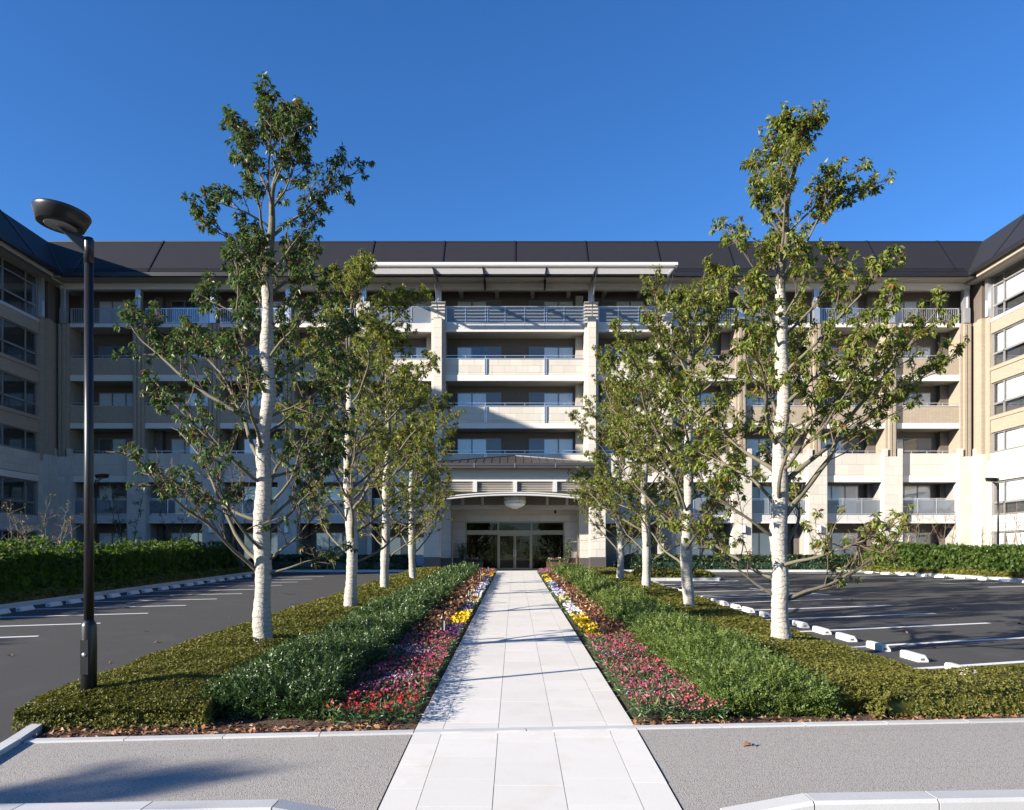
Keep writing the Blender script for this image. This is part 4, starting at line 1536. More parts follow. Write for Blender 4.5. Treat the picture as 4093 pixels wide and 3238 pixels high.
# porch planters and chairs
for s, lab in ((-1, 'dark brown planter with shrub and flowers left of the doors'), (1, 'dark brown planter with shrub and flowers right of the doors')):
    x0 = s * 2.65
    e = empty('planter', (x0, 48.9, PZ), lab, 'planter', 'planters by the entrance doors')
    MB().prism([(x0 - .62, 48.5), (x0 + .62, 48.5), (x0 + .62, 49.0), (x0 - .62, 49.0)], 'z', PZ, PZ + .5).build('box', planterm, e)
    bx('rim', planterm, e, x0 - .66, x0 + .66, 48.46, 49.04, PZ + .501, PZ + .55)
    nb = NB()
    n = 260
    p_ = np.stack([x0 + rng.uniform(-.6, .6, n), 48.75 + rng.uniform(-.22, .22, n), PZ + .55 + rng.uniform(0, .22, n)], 1)
    nb.inst(LEAF4, p_, frames(rng.normal(size=(n, 3)) + [0, 0, .5], rng.normal(size=(n, 3))), rng.uniform(.06, .12, n), rng.random(n))
    n = 40
    p_ = np.stack([x0 + rng.uniform(-.6, .6, n), 48.72 + rng.uniform(-.22, .2, n), PZ + .70 + rng.uniform(0, .12, n)], 1)
    kk = rng.choice([pk('magenta'), pk('white'), pk('orange'), pk('lilac')], n)
    nb.inst(FLOWER, p_, frames(rng.normal(size=(n, 3)) * .4 + [0, -.6, .8], rng.normal(size=(n, 3))), rng.uniform(.05, .08, n), kk, 1)
    nb.build('flowers', [flower_leaf, petal], e)
    # leafy shrub standing behind
    xs_ = x0 + s * .75
    sh = empty('potted_shrub', (xs_, 49.3, PZ), 'slender leafy potted shrub at the ' + ('left' if s < 0 else 'right') + ' side of the doors', 'shrub', 'potted shrubs by the doors')
    lathe_at([(.18, 0), (.25, .42), (.27, .44), (.22, .44)], xs_, 49.3, PZ, 16).build('pot', planterm, sh, True)
    mb = MB()
    nb = NB()
    for k in range(9):
        a = rng.uniform(0, 6.28)
        top = Vector((xs_ + math.cos(a) * .34 * rng.uniform(.3, 1), 49.3 + math.sin(a) * .25, PZ + rng.uniform(1.2, 2.0)))
        mb.tube([(xs_, 49.3, PZ + .4), ((xs_ + top.x) / 2, 49.3, PZ + .9), tuple(top)], [.012, .009, .004], 4)
        n = 46
        t = rng.uniform(.35, 1, n)[:, None]
        p_ = np.array([xs_, 49.3, PZ + .4]) * (1 - t) + np.array(top) * t + rng.normal(size=(n, 3)) * .05
        nb.inst(LEAF4, p_, frames(rng.normal(size=(n, 3)) + [0, 0, -.3], rng.normal(size=(n, 3))), rng.uniform(.09, .15, n), rng.random(n))
    mb.build('stems', twig_bark, sh)
    nb.build('foliage', [dark_leaf], sh)
    # wooden chair
    xc, yc = s * 3.75, 49.2
    c_ = empty('wooden_chair', (xc, yc, PZ), 'brown wooden chair beside the ' + ('left' if s < 0 else 'right') + ' rear pilaster of the porch', 'chair', 'wooden chairs under the porch')
    for dx in (-.2, .2):
        for dy in (-.2, .2):
            bx('leg', wood, c_, xc + dx - .022, xc + dx + .022, yc + dy - .022, yc + dy + .022, PZ, PZ + .42)
    bx('seat', wood, c_, xc - .25, xc + .25, yc - .25, yc + .25, PZ + .421, PZ + .46)
    for k in range(4):
        z = PZ + .56 + .10 * k
        if s < 0:
            bx('back_slat', wood, c_, xc - .25, xc - .22, yc - .22, yc + .22, z, z + .06)
        else:
            bx('back_slat', wood, c_, xc + .22, xc + .25, yc - .22, yc + .22, z, z + .06)
    for dy in (-.24, .24):
        bx('back_post', wood, c_, xc + s * .235 - .02, xc + s * .235 + .02, yc + dy - .02, yc + dy + .02, PZ + .461, PZ + 1.0)

# ------------------------------------------------------------------ hedges


def lod(y, near=13.0):
    return np.maximum(1.0, np.asarray(y) / near)


def wob(u, v, k, seed):
    r_ = np.random.default_rng(seed)
    out = 0
    for i in range(7):
        fx, fy, ph = r_.normal(0, k), r_.normal(0, k), r_.uniform(0, 6.28)
        out = out + np.sin(u * fx + v * fy + ph)
    return out / 7.0


def hedge_pts(A, B, w, h, n, seed, ends=True, rough=0.05, near=13.0, skip_side=None, taper=0.06):
    """random points on the hedge skin from A to B: positions and outward normals, denser near the camera."""
    r_ = np.random.default_rng(seed)
    A, B = np.array(A, float), np.array(B, float)
    Ln = np.linalg.norm(B - A)
    d = (B - A) / Ln
    s_ = np.array([-d[1], d[0]])
    # distribution along the hedge
    ug = np.linspace(0, Ln, 200)
    wgt = 1 / lod(A[1] + d[1] * ug, near) ** 1.7
    cdf = np.cumsum(wgt)
    u_ = np.interp(r_.random(n), cdf / cdf[-1], ug)
    per = np.array([w, h, h])
    if skip_side is not None:
        per[skip_side] *= 0.15
    side = r_.choice(3, n, p=per / per.sum())
    ue = r_.random(n) < (0.5 * (w * h) / (Ln * w) if ends else 0) * lod(A[1], near) ** 0
    t = r_.random(n)
    v_ = np.where(side == 0, (t - .5) * w, np.where(side == 1, -w / 2, w / 2))
    zz = np.where(side == 0, 1.0, t ** .8)
    hh = h * (1 + rough * 2.2 * wob(u_, v_, 2.0, seed) + rough * wob(u_, v_, 6.0, seed + 1))
    hh = hh * (1 - .38 * np.exp(-np.minimum(u_, Ln - u_) / .22))
    edge = np.abs(v_) / (w / 2)
    z_ = np.where(side == 0, hh * (1 - .26 * edge ** 4), zz * hh * .80)
    v_ = v_ + np.where(side == 0, 0, np.sign(v_) * (-taper * zz + rough * 1.6 * wob(u_, z_, 4.0, seed + 2)))
    nl = np.stack([np.zeros(n), np.where(side == 0, v_ * .5, np.sign(v_)), np.where(side == 0, 1.0, .25)], 1)
    if ends:                                                # fold some of the points onto the two end faces
        k = r_.random(n) < np.minimum(.35, h / Ln * 2.2)
        e = r_.random(n) < .6
        u_ = np.where(k, np.where(e, 0.0, Ln) + r_.normal(0, .03, n), u_)
        vv = (r_.random(n) - .5) * w
        v_ = np.where(k, vv, v_)
        z_ = np.where(k, h * .66 * r_.random(n) * (1 + rough * 3 * wob(vv, vv * 0, 5.0, seed + 4)), z_)
        u_ = np.where(k, u_ + np.where(e, 1, -1) * .35 * z_ + .12 * wob(vv, z_, 6.0, seed + 6), u_)
        nl = np.where(k[:, None], np.stack([np.where(e, -1.0, 1.0), np.zeros(n), np.full(n, .3)], 1), nl)
    xy = A + u_[:, None] * d + v_[:, None] * s_
    pos = np.concatenate([xy, (Gv(xy[:, 1]) + .03 + z_)[:, None]], 1)
    nor = np.concatenate([nl[:, :1] * d + nl[:, 1:2] * s_, nl[:, 2:]], 1)
    return pos, unitv(nor)


def hedge_core(nb, A, B, w, h, seed, rough=.05, inset=.07, rnd=.15):
    A, B = np.array(A, float), np.array(B, float)
    Ln = np.linalg.norm(B - A)
    d = (B - A) / Ln
    s_ = np.array([-d[1], d[0]])
    nu = max(4, int(Ln / .35))
    ww, hh0 = w / 2 - inset, h - inset
    prof = [(-ww, .02), (-ww, hh0 * .55), (-ww * .88, hh0 * .80), (-ww * .4, hh0 * .97), (ww * .4, hh0 * .97), (ww * .88, hh0 * .80), (ww, hh0 * .55), (ww, .02)]
    V_, F_ = [], []
    for i in range(nu + 1):
        u_ = inset * 1.6 + (Ln - 3.2 * inset) * i / nu
        for v_, z_ in prof:
            q = A + u_ * d + v_ * s_
            f = (1 + rough * 2.2 * float(wob(np.array(u_), np.array(v_), 2.0, seed))) * (1 - .45 * math.exp(-min(u_, Ln - u_) / .22))
            V_.append((q[0], q[1], G(q[1]) + .03 + z_ * f))
    k = len(prof)
    for i in range(nu):
        for j in range(k - 1):
            a = i * k + j
            F_ += [(a, a + 1, a + k + 1), (a, a + k + 1, a + k)]
    for base in (0, nu * k):
        F_ += [(base, base + j, base + j + 1) for j in range(1, k - 1)]
    nb.raw(V_, F_, rnd)


def make_hedge(name, label, cat, segs, n, tmpl, size, mat, seed, rough=.05, near=13.0, up=.4, jit=.5, stems=None, kind=None, hi=0.0, inset=.07, deep=1.5):
    """segs: (A, B, width, height, share)."""
    e = empty(name, (segs[0][0][0], segs[0][0][1], G(segs[0][0][1])), label, cat, kind=kind)
    nb = NB()
    for k, (A, B, w, h, share) in enumerate(segs):
        p_, nr = hedge_pts(A, B, w, h, int(n * share), seed + k * 5, rough=rough, near=near)
        hedge_core(nb, A, B, w, h, seed + k * 5, rough, inset)
        nn = len(p_)
        r_ = np.random.default_rng(seed + 77 + k)
        sz = size * lod(p_[:, 1], near) ** .85 * r_.uniform(.7, 1.3, nn)
        p_ = p_ - nr * (sz * .75)[:, None] * r_.uniform(.3, deep, nn)[:, None]
        dirs = unitv(nr * 1.0 + np.array([0, 0, up]) + r_.normal(size=(nn, 3)) * jit)
        if hi:                                              # loose shoots above the clipped top
            kx = r_.random(nn) < hi
            p_[:, 2] += np.where(kx, r_.uniform(.02, .12, nn), 0)
        patch = .5 + .5 * wob(p_[:, 0] * 1.0, p_[:, 1], 1.2, seed + 9)
        nb.inst(tmpl, p_, frames(dirs, r_.normal(size=(nn, 3))), sz, np.clip(.46 * patch + .50 * r_.random(nn), 0, 1))
    o = nb.build('foliage', [mat], e)
    if stems:
        mb = MB()
        r_ = random.Random(seed)
        for A, B, n_, hgt, rad in stems:
            for i in range(n_):
                t = (i + r_.uniform(.2, .8)) / n_
                x, y = A[0] + (B[0] - A[0]) * t, A[1] + (B[1] - A[1]) * t
                z = G(y)
                for j in range(r_.choice((3, 4, 5))):
                    q = [Vector((x, y, z))]
                    d = Vector((r_.uniform(-.5, .5), r_.uniform(-.55, .1), 1)).normalized()
                    for k in range(4):
                        d = (d + Vector((r_.uniform(-.25, .25), r_.uniform(-.2, .2), r_.uniform(0, .2)))).normalized()
                        q.append(q[-1] + d * hgt / 4 * r_.uniform(.7, 1.2))
                    mb.tube(q, [rad, rad * .8, rad * .6, rad * .45, rad * .25], 4)
        mb.build('stems', twig_bark, e)
    return e


# clipped dark hedges and low azaleas on both sides of the walk
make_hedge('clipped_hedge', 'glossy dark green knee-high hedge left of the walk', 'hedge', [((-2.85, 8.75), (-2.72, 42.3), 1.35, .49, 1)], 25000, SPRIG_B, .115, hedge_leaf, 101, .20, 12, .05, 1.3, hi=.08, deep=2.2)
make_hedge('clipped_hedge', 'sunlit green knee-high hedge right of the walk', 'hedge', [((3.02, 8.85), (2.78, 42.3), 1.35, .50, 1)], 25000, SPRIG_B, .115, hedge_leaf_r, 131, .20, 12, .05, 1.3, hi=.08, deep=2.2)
make_hedge('azalea_bed', 'low olive azaleas between the left hedge and the asphalt', 'azaleas', [((-4.45, 8.35), (-4.6, 12.6), 2.05, .37, .42), ((-4.65, 12.3), (-4.62, 43.8), 2.35, .36, .58)],
           43000, ROSE, .025, azalea_leaf, 151, .10, 10, .5, .55)
make_hedge('azalea_bed', 'low olive azaleas between the right hedge and the wheel stops', 'azaleas', [((4.6, 9.0), (4.6, 36.6), 1.95, .36, .55), ((4.2, 9.46), (13.0, 10.12), 1.35, .41, .45)],
           45000, ROSE, .025, azalea_leaf, 171, .10, 10, .5, .55)
make_hedge('azalea_bed', 'low azaleas on the small kerbed island at the right', 'azaleas', [((6.1, 38.6), (9.8, 38.6), 2.9, .46, 1)], 2200, ROSE, .034, azalea_leaf, 181, .05, 10)
make_hedge('azalea_bed', 'far azaleas beside the porch columns, right of the walk', 'azaleas', [((4.6, 36.8), (4.7, 43.9), 2.4, .36, 1)], 2600, ROSE, .034, azalea_leaf, 186, .05, 10)
# tall hedges round the car park
make_hedge('tall_hedge', 'man-high green hedge along the left side of the car park', 'hedge', [((-16.7, 17.5), (-16.7, 44.8), .85, 1.95, 1)], 9500, CLUST, .09, lot_leaf, 201, .06, 24, .1, .9, inset=.37, deep=4.0)
make_hedge('tall_hedge', 'man-high sunlit hedge along the right side of the car park', 'hedge', [((21.9, 46.9), (31.0, 26.0), 1.5, 1.72, 1)], 17000, CLUST, .085, lot_leaf, 221, .05, 24, .1, .9, inset=.45, deep=4.0)
make_hedge('low_hedge', 'ankle-high azalea strip at the foot of the left tall hedge', 'hedge', [((-15.72, 17.5), (-15.72, 45.6), .85, .36, 1)], 5000, ROSE, .034, azalea_leaf, 241, .05, 11)
make_hedge('low_hedge', 'ankle-high azalea strip at the foot of the right tall hedge', 'hedge', [((21.3, 46.6), (29.0, 25.5), .85, .36, 1)], 5000, ROSE, .034, azalea_leaf, 251, .05, 11)
make_hedge('facade_hedge', 'waist-high dark hedge in front of the left ground floor windows', 'hedge', [((-16.5, 47.2), (-6.3, 47.2), 1.3, 1.0, 1)], 4500, CLUST, .07, dark_leaf, 261, .05, 24, .2, .6)
make_hedge('facade_hedge', 'waist-high dark hedge in front of the right ground floor windows', 'hedge', [((6.3, 47.4), (22.0, 47.4), 1.3, 1.0, 1)], 6500, CLUST, .07, dark_leaf, 271, .05, 24, .2, .6)

# ------------------------------------------------------------------ flowers along the walk


def flower_stuff(name, label, x0, x1, y0, y1, h, n_leaf, n_flower, cols_f, fsize, leaf_len=.07, leafm=None, leaf_t=LEAF4, seed=1, face=(0, -.5, .85), thick=.7):
    r_ = np.random.default_rng(seed)
    nb = NB()
    # leaves
    y_ = y0 + (y1 - y0) * r_.random(n_leaf)
    x_ = x0 + (x1 - x0) * r_.random(n_leaf)
    hh = h * (.82 + .3 * wob(x_, y_, 5.0, seed))
    z_ = hh * r_.random(n_leaf) ** thick
    p_ = np.stack([x_, y_, Gv(y_) + .03 + z_], 1)
    dirs = np.stack([r_.normal(size=n_leaf), r_.normal(size=n_leaf), r_.uniform(-.2, 1.1, n_leaf)], 1)
    sz = leaf_len * r_.uniform(.6, 1.4, n_leaf) * lod(y_, 14) ** .6
    nb.inst(leaf_t, p_, frames(dirs, r_.normal(size=(n_leaf, 3)) + [0, 0, 1.2]), sz, r_.random(n_leaf))
    if n_flower:
        y_ = y0 + (y1 - y0) * r_.random(n_flower)
        x_ = x0 + (x1 - x0) * r_.random(n_flower)
        hh = h * (.9 + .3 * wob(x_, y_, 5.0, seed))
        p_ = np.stack([x_, y_, Gv(y_) + .03 + hh * r_.uniform(.86, 1.16, n_flower)], 1)
        cf = cols_f(x_, y_, r_)
        fs = fsize * r_.uniform(.75, 1.2, n_flower) * lod(y_, 16) ** .5
        nb.inst(FLOWER, p_, frames(np.array(face) + r_.normal(size=(n_flower, 3)) * .45, r_.normal(size=(n_flower, 3))), fs, cf, 1)
    o = nb.build(name, [leafm or flower_leaf, petal])
    tag(o, label, 'flowers', None, 'stuff')
    return o


def pick(names, ws):
    ks = np.array([pk(q) for q in names])
    ws = np.array(ws, float) / sum(ws)
    return lambda x, y, r_: r_.choice(ks, len(x), p=ws)


def dianthus_left(x, y, r_):
    patch = wob(x, y, 2.6, 5)
    out = np.empty(len(x))
    for i in range(len(x)):
        q = r_.random()
        if y[i] < 9.35:
            k = 'red' if q < .86 else 'magenta'
        elif patch[i] > .22:
            k = 'lilac' if q < .6 else ('pale' if q < .75 else 'magenta')
        elif patch[i] > -.1:
            k = 'magenta' if q < .7 else 'pink'
        else:
            k = 'rose' if q < .55 else ('pink' if q < .7 else 'magenta')
        out[i] = pk(k)
    return out


def dianthus_right(x, y, r_):
    patch = wob(x, y, 2.6, 8)
    out = np.empty(len(x))
    for i in range(len(x)):
        q = r_.random()
        if y[i] < 9.3:
            k = 'pink' if q < .55 else 'rose'
        elif patch[i] > .25:
            k = 'lilac' if q < .5 else ('pale' if q < .65 else 'magenta')
        else:
            k = 'magenta' if q < .5 else ('rose' if q < .75 else 'pink')
        out[i] = pk(k)
    return out


NARROW = leaf_T(.17, .05, .18)
flower_stuff('dianthus_flowers', 'red and magenta flowers at the near left of the walk', -2.1, -1.12, 8.42, 15.0, .22, 9500, 2200, dianthus_left, .032, .095, None, NARROW, 31)
flower_stuff('dianthus_flowers', 'pink and magenta flowers at the near right of the walk', 1.37, 2.4, 8.55, 15.0, .21, 10500, 2300, dianthus_right, .030, .095, None, NARROW, 32)
flower_stuff('dianthus_flowers', 'small magenta flower patch left of the walk near the porch', -2.0, -1.12, 41.6, 44.2, .26, 700, 500, pick(['magenta', 'pink', 'red'], [5, 2, 1]), .03, .09, None, NARROW, 33)
flower_stuff('dianthus_flowers', 'small magenta flower patch right of the walk near the porch', 1.36, 2.25, 40.4, 44.2, .26, 900, 700, pick(['magenta', 'pink', 'lilac'], [5, 2, 1]), .03, .09, None, NARROW, 34)
BROAD = leaf_T(.36, .08, .2)
flower_stuff('russet_shrubs', 'russet and cream leaved low shrubs between left hedge and pansies', -2.1, -1.46, 15.0, 41.5, .32, 8000, 0, None, 0, .085, brown_leaf, BROAD, 41, thick=.5)
flower_stuff('russet_shrubs', 'russet and cream leaved low shrubs between right hedge and pansies', 1.72, 2.35, 15.0, 40.4, .34, 9500, 0, None, 0, .085, brown_leaf, BROAD, 42, thick=.5)
PAN = [(-1, 14.9, 17.0, ['violet', 'magenta'], [5, 1], 'violet pansies left of the walk beside the nearest bollard light'),
       (-1, 17.0, 19.8, ['yellow'], [1], 'yellow pansies at the left edge of the walk'),
       (-1, 19.8, 22.2, ['violet', 'lavender'], [4, 1], 'violet pansies just beyond the yellow ones, left of the walk'),
       (-1, 22.2, 25.0, ['cream', 'orange', 'white'], [3, 1, 2], 'cream and orange pansies at the left edge of the walk'),
       (-1, 25.0, 31.5, ['white', 'lavender', 'pale'], [5, 3, 1], 'white and lavender pansies at the left edge of the walk'),
       (-1, 31.5, 37.0, ['violet', 'white'], [4, 1], 'deep violet pansies near the far end, left of the walk'),
       (-1, 37.0, 41.5, ['orange', 'yellow'], [4, 1], 'orange pansies near the far end, left of the walk'),
       (1, 14.9, 18.8, ['yellow'], [1], 'large near patch of yellow pansies right of the walk'),
       (1, 18.8, 22.2, ['white', 'pale', 'lavender'], [5, 2, 1], 'white and pale pink pansies at the right edge of the walk'),
       (1, 22.2, 25.0, ['cream', 'yellow', 'white'], [4, 1, 1], 'cream pansies at the right edge of the walk'),
       (1, 25.0, 33.0, ['lavender', 'white'], [4, 2], 'lavender pansies at the right edge of the walk'),
       (1, 33.0, 38.0, ['yellow'], [1], 'small far patch of yellow pansies right of the walk')]
for i, (s, y0, y1, nm, ws, lab) in enumerate(PAN):
    a, b_ = (-1.5, -1.12) if s < 0 else (1.36, 1.76)
    n = int((72 if y0 < 18.5 else 42) * (y1 - y0))
    flower_stuff('pansies', lab, a, b_, y0, y1, .20, int(260 * (y1 - y0)), n, pick(nm, ws), .054, .06, None, LEAF4, 60 + i, (0, -.8, .5), .6)

# fallen leaves: litter at the front of the beds, single ones on the asphalt and walk
r_ = np.random.default_rng(5)
nb = NB()
n = 900
x_ = np.concatenate([r_.uniform(-5.0, -1.3, n // 2), r_.uniform(1.3, 8.5, n - n // 2)])
y_ = kline(x_) + .1 + np.abs(r_.normal(0, .22, n))
p_ = np.stack([x_, y_, Gv(y_) + .035 + r_.uniform(0, .03, n)], 1)
nb.inst(leaf_T(.6, .16, .25), p_, frames(np.stack([r_.normal(size=n), r_.normal(size=n), r_.normal(0, .25, n)], 1), r_.normal(size=(n, 3)) * .4 + [0, 0, 1]), r_.uniform(.03, .11, n), r_.random(n))
o = nb.build('leaf_litter', [litter_leaf])
tag(o, 'dry brown leaf litter on the soil along the front kerb', 'leaf litter', None, 'stuff')
FLM = []
for k in range(4):
    nb = NB()
    nb.inst(leaf_T(.62, .2, .3), np.zeros((1, 3)), frames(np.array([[1, .3, .1]]), np.array([[0, 0, 1.]])), np.array([1.0]), np.array([.3 + .15 * k]))
    nb.inst(leaf_T(.45, .25, .2), np.array([[.25, .1, .05]]), frames(np.array([[.2, 1, .2]]), np.array([[.3, 0, 1.]])), np.array([.6]), np.array([.35 + .15 * k]))
    FLM.append(nb.mesh('fallen_leaf', [litter_leaf]))
spots = [(7.25, 12.3), (8.0, 14.6), (9.4, 13.2), (8.7, 17.0), (10.6, 15.8), (12.4, 18.6), (9.0, 21.2), (13.0, 22.5), (11.4, 25.6), (14.5, 20.6), (16.2, 30.5), (-7.2, 15.4),
         (-8.3, 17.2), (-7.6, 20.2), (-6.9, 12.9), (-9.0, 13.6), (-.98, 18.2), (2.4, 7.7)]
for i, (x, y) in enumerate(spots):
    o = link('fallen_leaf', FLM[i % 4])
    o.location = (x, y, G(y) + (.058 if abs(x) < 3 else .006))
    o.rotation_euler = (0, 0, random.uniform(0, 6.28))
    o.scale = [random.uniform(.09, .14)] * 3
    where = 'on the right car park asphalt' if x > 3 else ('on the left asphalt lane' if x < -3 else ('at the left edge of the walk' if x < 0 else 'on the sidewalk right of the walk'))
    same = sorted(q[1] for q in spots if (q[0] > 3) == (x > 3) and (q[0] < -3) == (x < -3))
    k = same.index(y)
    tag(o, ('dry brown fallen leaf ' + where) if len(same) == 1 else f'{ORD[k]} dry brown fallen leaf {where}' + (', counted from the camera' if k else ' to the camera'), 'leaf', 'fallen leaves ' + where)

# ------------------------------------------------------------------ trees


def poly_at(pts, t):
    k = t * (len(pts) - 1)
    i = min(int(k), len(pts) - 2)
    return pts[i].lerp(pts[i + 1], k - i)


def make_tree(label, x, y, h, env, seed, mat, trunk=None, r0=.145, wrap=.72, n_limb=33, limb0=.14, leaf=.094, dens=1.0, asym=None, base_off=0.0, group='wrapped trees beside the walk', sparse=.33, extra=()):
    """env: [(t, radius)] crown radius by height fraction; asym(az, t) scales it."""
    r_ = random.Random(seed)
    z = G(y) + base_off
    e = empty('broadleaf_tree', (x, y, z), label, 'tree', group)
    # trunk line
    npt = 60
    T_ = []
    ph1, ph2 = r_.uniform(0, 6), r_.uniform(0, 6)
    for i in range(npt + 1):
        t = i / npt
        dx, dy = .05 * math.sin(t * 7 + ph1) + .03 * math.sin(t * 17 + ph2), .05 * math.sin(t * 6 + ph2)
        if trunk:
            for (ta, xa), (tb, xb) in zip(trunk, trunk[1:]):
                if ta <= t <= tb:
                    f = (t - ta) / (tb - ta)
                    f = f * f * (3 - 2 * f)
                    dx = xa + (xb - xa) * f + .015 * math.sin(t * 40 + ph1)
        s_ = min(1, t / .05)
        T_.append(Vector((x + dx * s_, y + dy * s_, z + t * h * .97)))

    def rad(t):
        return r0 * (1.12 - .10 * min(1, t / .12) if t < .12 else 1.02 - (t - .12) * .62 / .6 * .62) if t < .72 else max(.012, r0 * (.63 * .62 + .25) * (1 - (t - .72) / .285) ** .9)
    kw = int(npt * wrap)
    mb = MB()
    fine = []
    fr2 = []
    for i in range(kw * 3 + 1):
        t = i / (npt * 3)
        q = poly_at(T_, t)
        fine.append(q)
        fr2.append(rad(t) * (1 + .05 * math.sin(i * 1.7) * r_.uniform(.2, 1) + .07 * math.sin(t * 23 + ph1) + .05 * math.sin(t * 61 + ph2) + .28 * math.exp(-t * h / .12)))
    fine[0] = fine[0] - Vector((0, 0, .1))
    mb.tube(fine, fr2, 14)
    mb.build('trunk', burlap, e, True)
    br = MB()
    br.tube(T_[kw - 1:], [rad(i / npt) * .93 for i in range(kw - 1, npt + 1)], 8)
    tw = MB()
    clusters = []                                             # (pos, dir, n)

    def radius(t):
        for (ta, ra), (tb, rb) in zip(env, env[1:]):
            if ta <= t <= tb:
                return ra + (rb - ra) * (t - ta) / (tb - ta)
        return .2

    def grow(p0, d0, ln, steps, curl, wobk):
        pts = [p0.copy()]
        d = d0.copy()
        for k in range(steps):
            d = (d + Vector((r_.uniform(-wobk, wobk), r_.uniform(-wobk, wobk), r_.uniform(-wobk, wobk) * .7 + curl))).normalized()
            pts.append(pts[-1] + d * ln / steps)
        return pts

    def twigs(pts, a0, count, ln, prob):
        for k in range(count):
            t = a0 + (1 - a0) * (k + r_.uniform(.3, 1)) / count
            t = min(t, 1)
            p0 = poly_at(pts, t)
            d = (pts[-1] - pts[max(0, len(pts) - 3)]).normalized()
            v = Vector((r_.gauss(0, 1), r_.gauss(0, 1), r_.gauss(.25, .8))).normalized()
            d = (d * .75 + v * .9).normalized()
            q = grow(p0, d, ln * r_.uniform(.6, 1.3), 3, .10, .30)
            tw.tube(q, [.0065, .0055, .0045, .003], 3, False)
            if r_.random() < prob:
                clusters.append((q[-1], (q[-1] - q[-2]).normalized(), 1.0))
                if r_.random() < .5:
                    clusters.append((q[-2].lerp(q[-1], .3), (q[-1] - q[-2]).normalized(), .6))

    limbs = []
    for i in range(n_limb):
        f = (i + r_.uniform(.1, .9)) / n_limb
        t = limb0 + (.985 - limb0) * f ** .92
        limbs.append((t, i * 2.399 + r_.uniform(-.4, .4), None, None))
    for q in extra:
        limbs.append(q)
    for t, az, ln_, el_ in limbs:
        p0 = poly_at(T_, t)
        rr = radius(min(1, t + .10))
        if asym:
            rr *= asym(az, t)
        el = el_ if el_ is not None else R(r_.uniform(14, 42) + 30 * max(0, t - .55) / .45)
        ln = ln_ or max(.35, rr / max(.45, math.cos(el + .2)) * r_.uniform(.75, 1.08))
        if t > .62:
            ln = min(ln, (1.03 - t) * h * 1.25 + .35, max(.3, (z + h * .97 - p0.z) / math.sin(min(1.4, el + .22))))
        d = Vector((math.cos(az) * math.cos(el), math.sin(az) * math.cos(el), math.sin(el)))
        st = max(5, int(ln / .22))
        pts = grow(p0, d, ln, st, .055 if t < .6 else .03, .23)
        rb = min(rad(t) * .42, .010 + .010 * ln)
        br.tube(pts, [rb * (1 - .8 * k / st) for k in range(st + 1)], 7)
        low = max(0, 1 - max(0, t - limb0) / sparse) if sparse else 0
        prob = (1 - .72 * low) * min(1, .9 * dens)
        ns = max(3, int(ln * 5.2))
        for k in range(ns):
            tt = .28 + .72 * (k + r_.uniform(.2, .9)) / ns
            tt = min(tt, .98)
            q0 = poly_at(pts, tt)
            dm = (poly_at(pts, min(1, tt + .05)) - poly_at(pts, tt - .05)).normalized()
            v = Vector((r_.gauss(0, 1), r_.gauss(0, 1), r_.gauss(.2, .7))).normalized()
            dd = (dm * .8 + v * .8).normalized()
            l2 = (.22 + .30 * ln * (1.05 - tt)) * r_.uniform(.7, 1.25)
            q = grow(q0, dd, l2, 4, .07, .26)
            tw.tube(q, [.011, .0095, .008, .0065, .005], 4, False)
            twigs(q, .2, r_.choice((4, 5, 5, 6)), .19, prob)
        twigs(pts[-4:], .2, 5, .22, prob)
    br.build('limbs', skin_bark, e, True)
    tw.build('twigs', twig_bark, e)
    # leaves: drooping whorls at the twig ends
    nr = np.random.default_rng(seed + 3)
    P_, D_, S_ = [], [], []
    for p0, d, w in clusters:
        n = int(nr.integers(12, 19) * w * dens)
        p0 = np.array(p0)
        d = np.array(d)
        v = nr.normal(size=(n, 3))
        v = v - (v @ d)[:, None] * d
        v = unitv(v)
        off = nr.uniform(-.07, .02, n)
        dirs = v * nr.uniform(.6, 1.1, (n, 1)) + d * nr.uniform(.1, .7, (n, 1)) + np.array([0, 0, -1]) * nr.uniform(.25, 1.0, (n, 1))
        P_.append(p0 + d * off[:, None] + v * .008)
        D_.append(dirs)
        S_.append(leaf * nr.uniform(.7, 1.25, n))
    P_, D_, S_ = np.concatenate(P_), np.concatenate(D_), np.concatenate(S_)
    nb = NB()
    nor = nr.normal(size=(len(P_), 3)) * .45 + np.array([0, 0, 1.0])
    nb.inst(leaf_T(.40, .07, .22), P_, frames(D_, nor), S_, nr.random(len(P_)))
    nb.build('crown', [mat], e)
    return e


def lean(side, k):
    return lambda az, t: 1 + k * math.cos(az - side)


ENV1 = [(0, 1.2), (.12, 1.5), (.25, 2.0), (.38, 2.1), (.5, 2.0), (.6, 1.75), (.66, 1.2), (.76, 1.15), (.86, 1.1), (.95, .9), (1.1, .5)]
ENV2 = [(0, 1.2), (.12, 1.7), (.25, 2.1), (.4, 2.3), (.55, 2.1), (.62, 1.7), (.70, 1.3), (.80, 1.1), (.90, .8), (1.1, .3)]
ENV3 = [(0, 1.2), (.15, 1.8), (.3, 2.25), (.5, 2.4), (.7, 2.2), (.85, 1.7), (.95, 1.1), (1.1, .4)]
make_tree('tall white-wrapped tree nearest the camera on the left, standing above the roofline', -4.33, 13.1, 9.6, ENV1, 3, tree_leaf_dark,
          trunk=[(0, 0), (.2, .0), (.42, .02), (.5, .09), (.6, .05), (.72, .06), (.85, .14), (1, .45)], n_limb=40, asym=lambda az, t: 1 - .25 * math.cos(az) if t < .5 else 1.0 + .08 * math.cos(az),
          extra=((.155, R(200), 2.9, R(38)), (.18, R(-20), 1.6, R(42)), (.25, R(10), 2.0, R(35))))
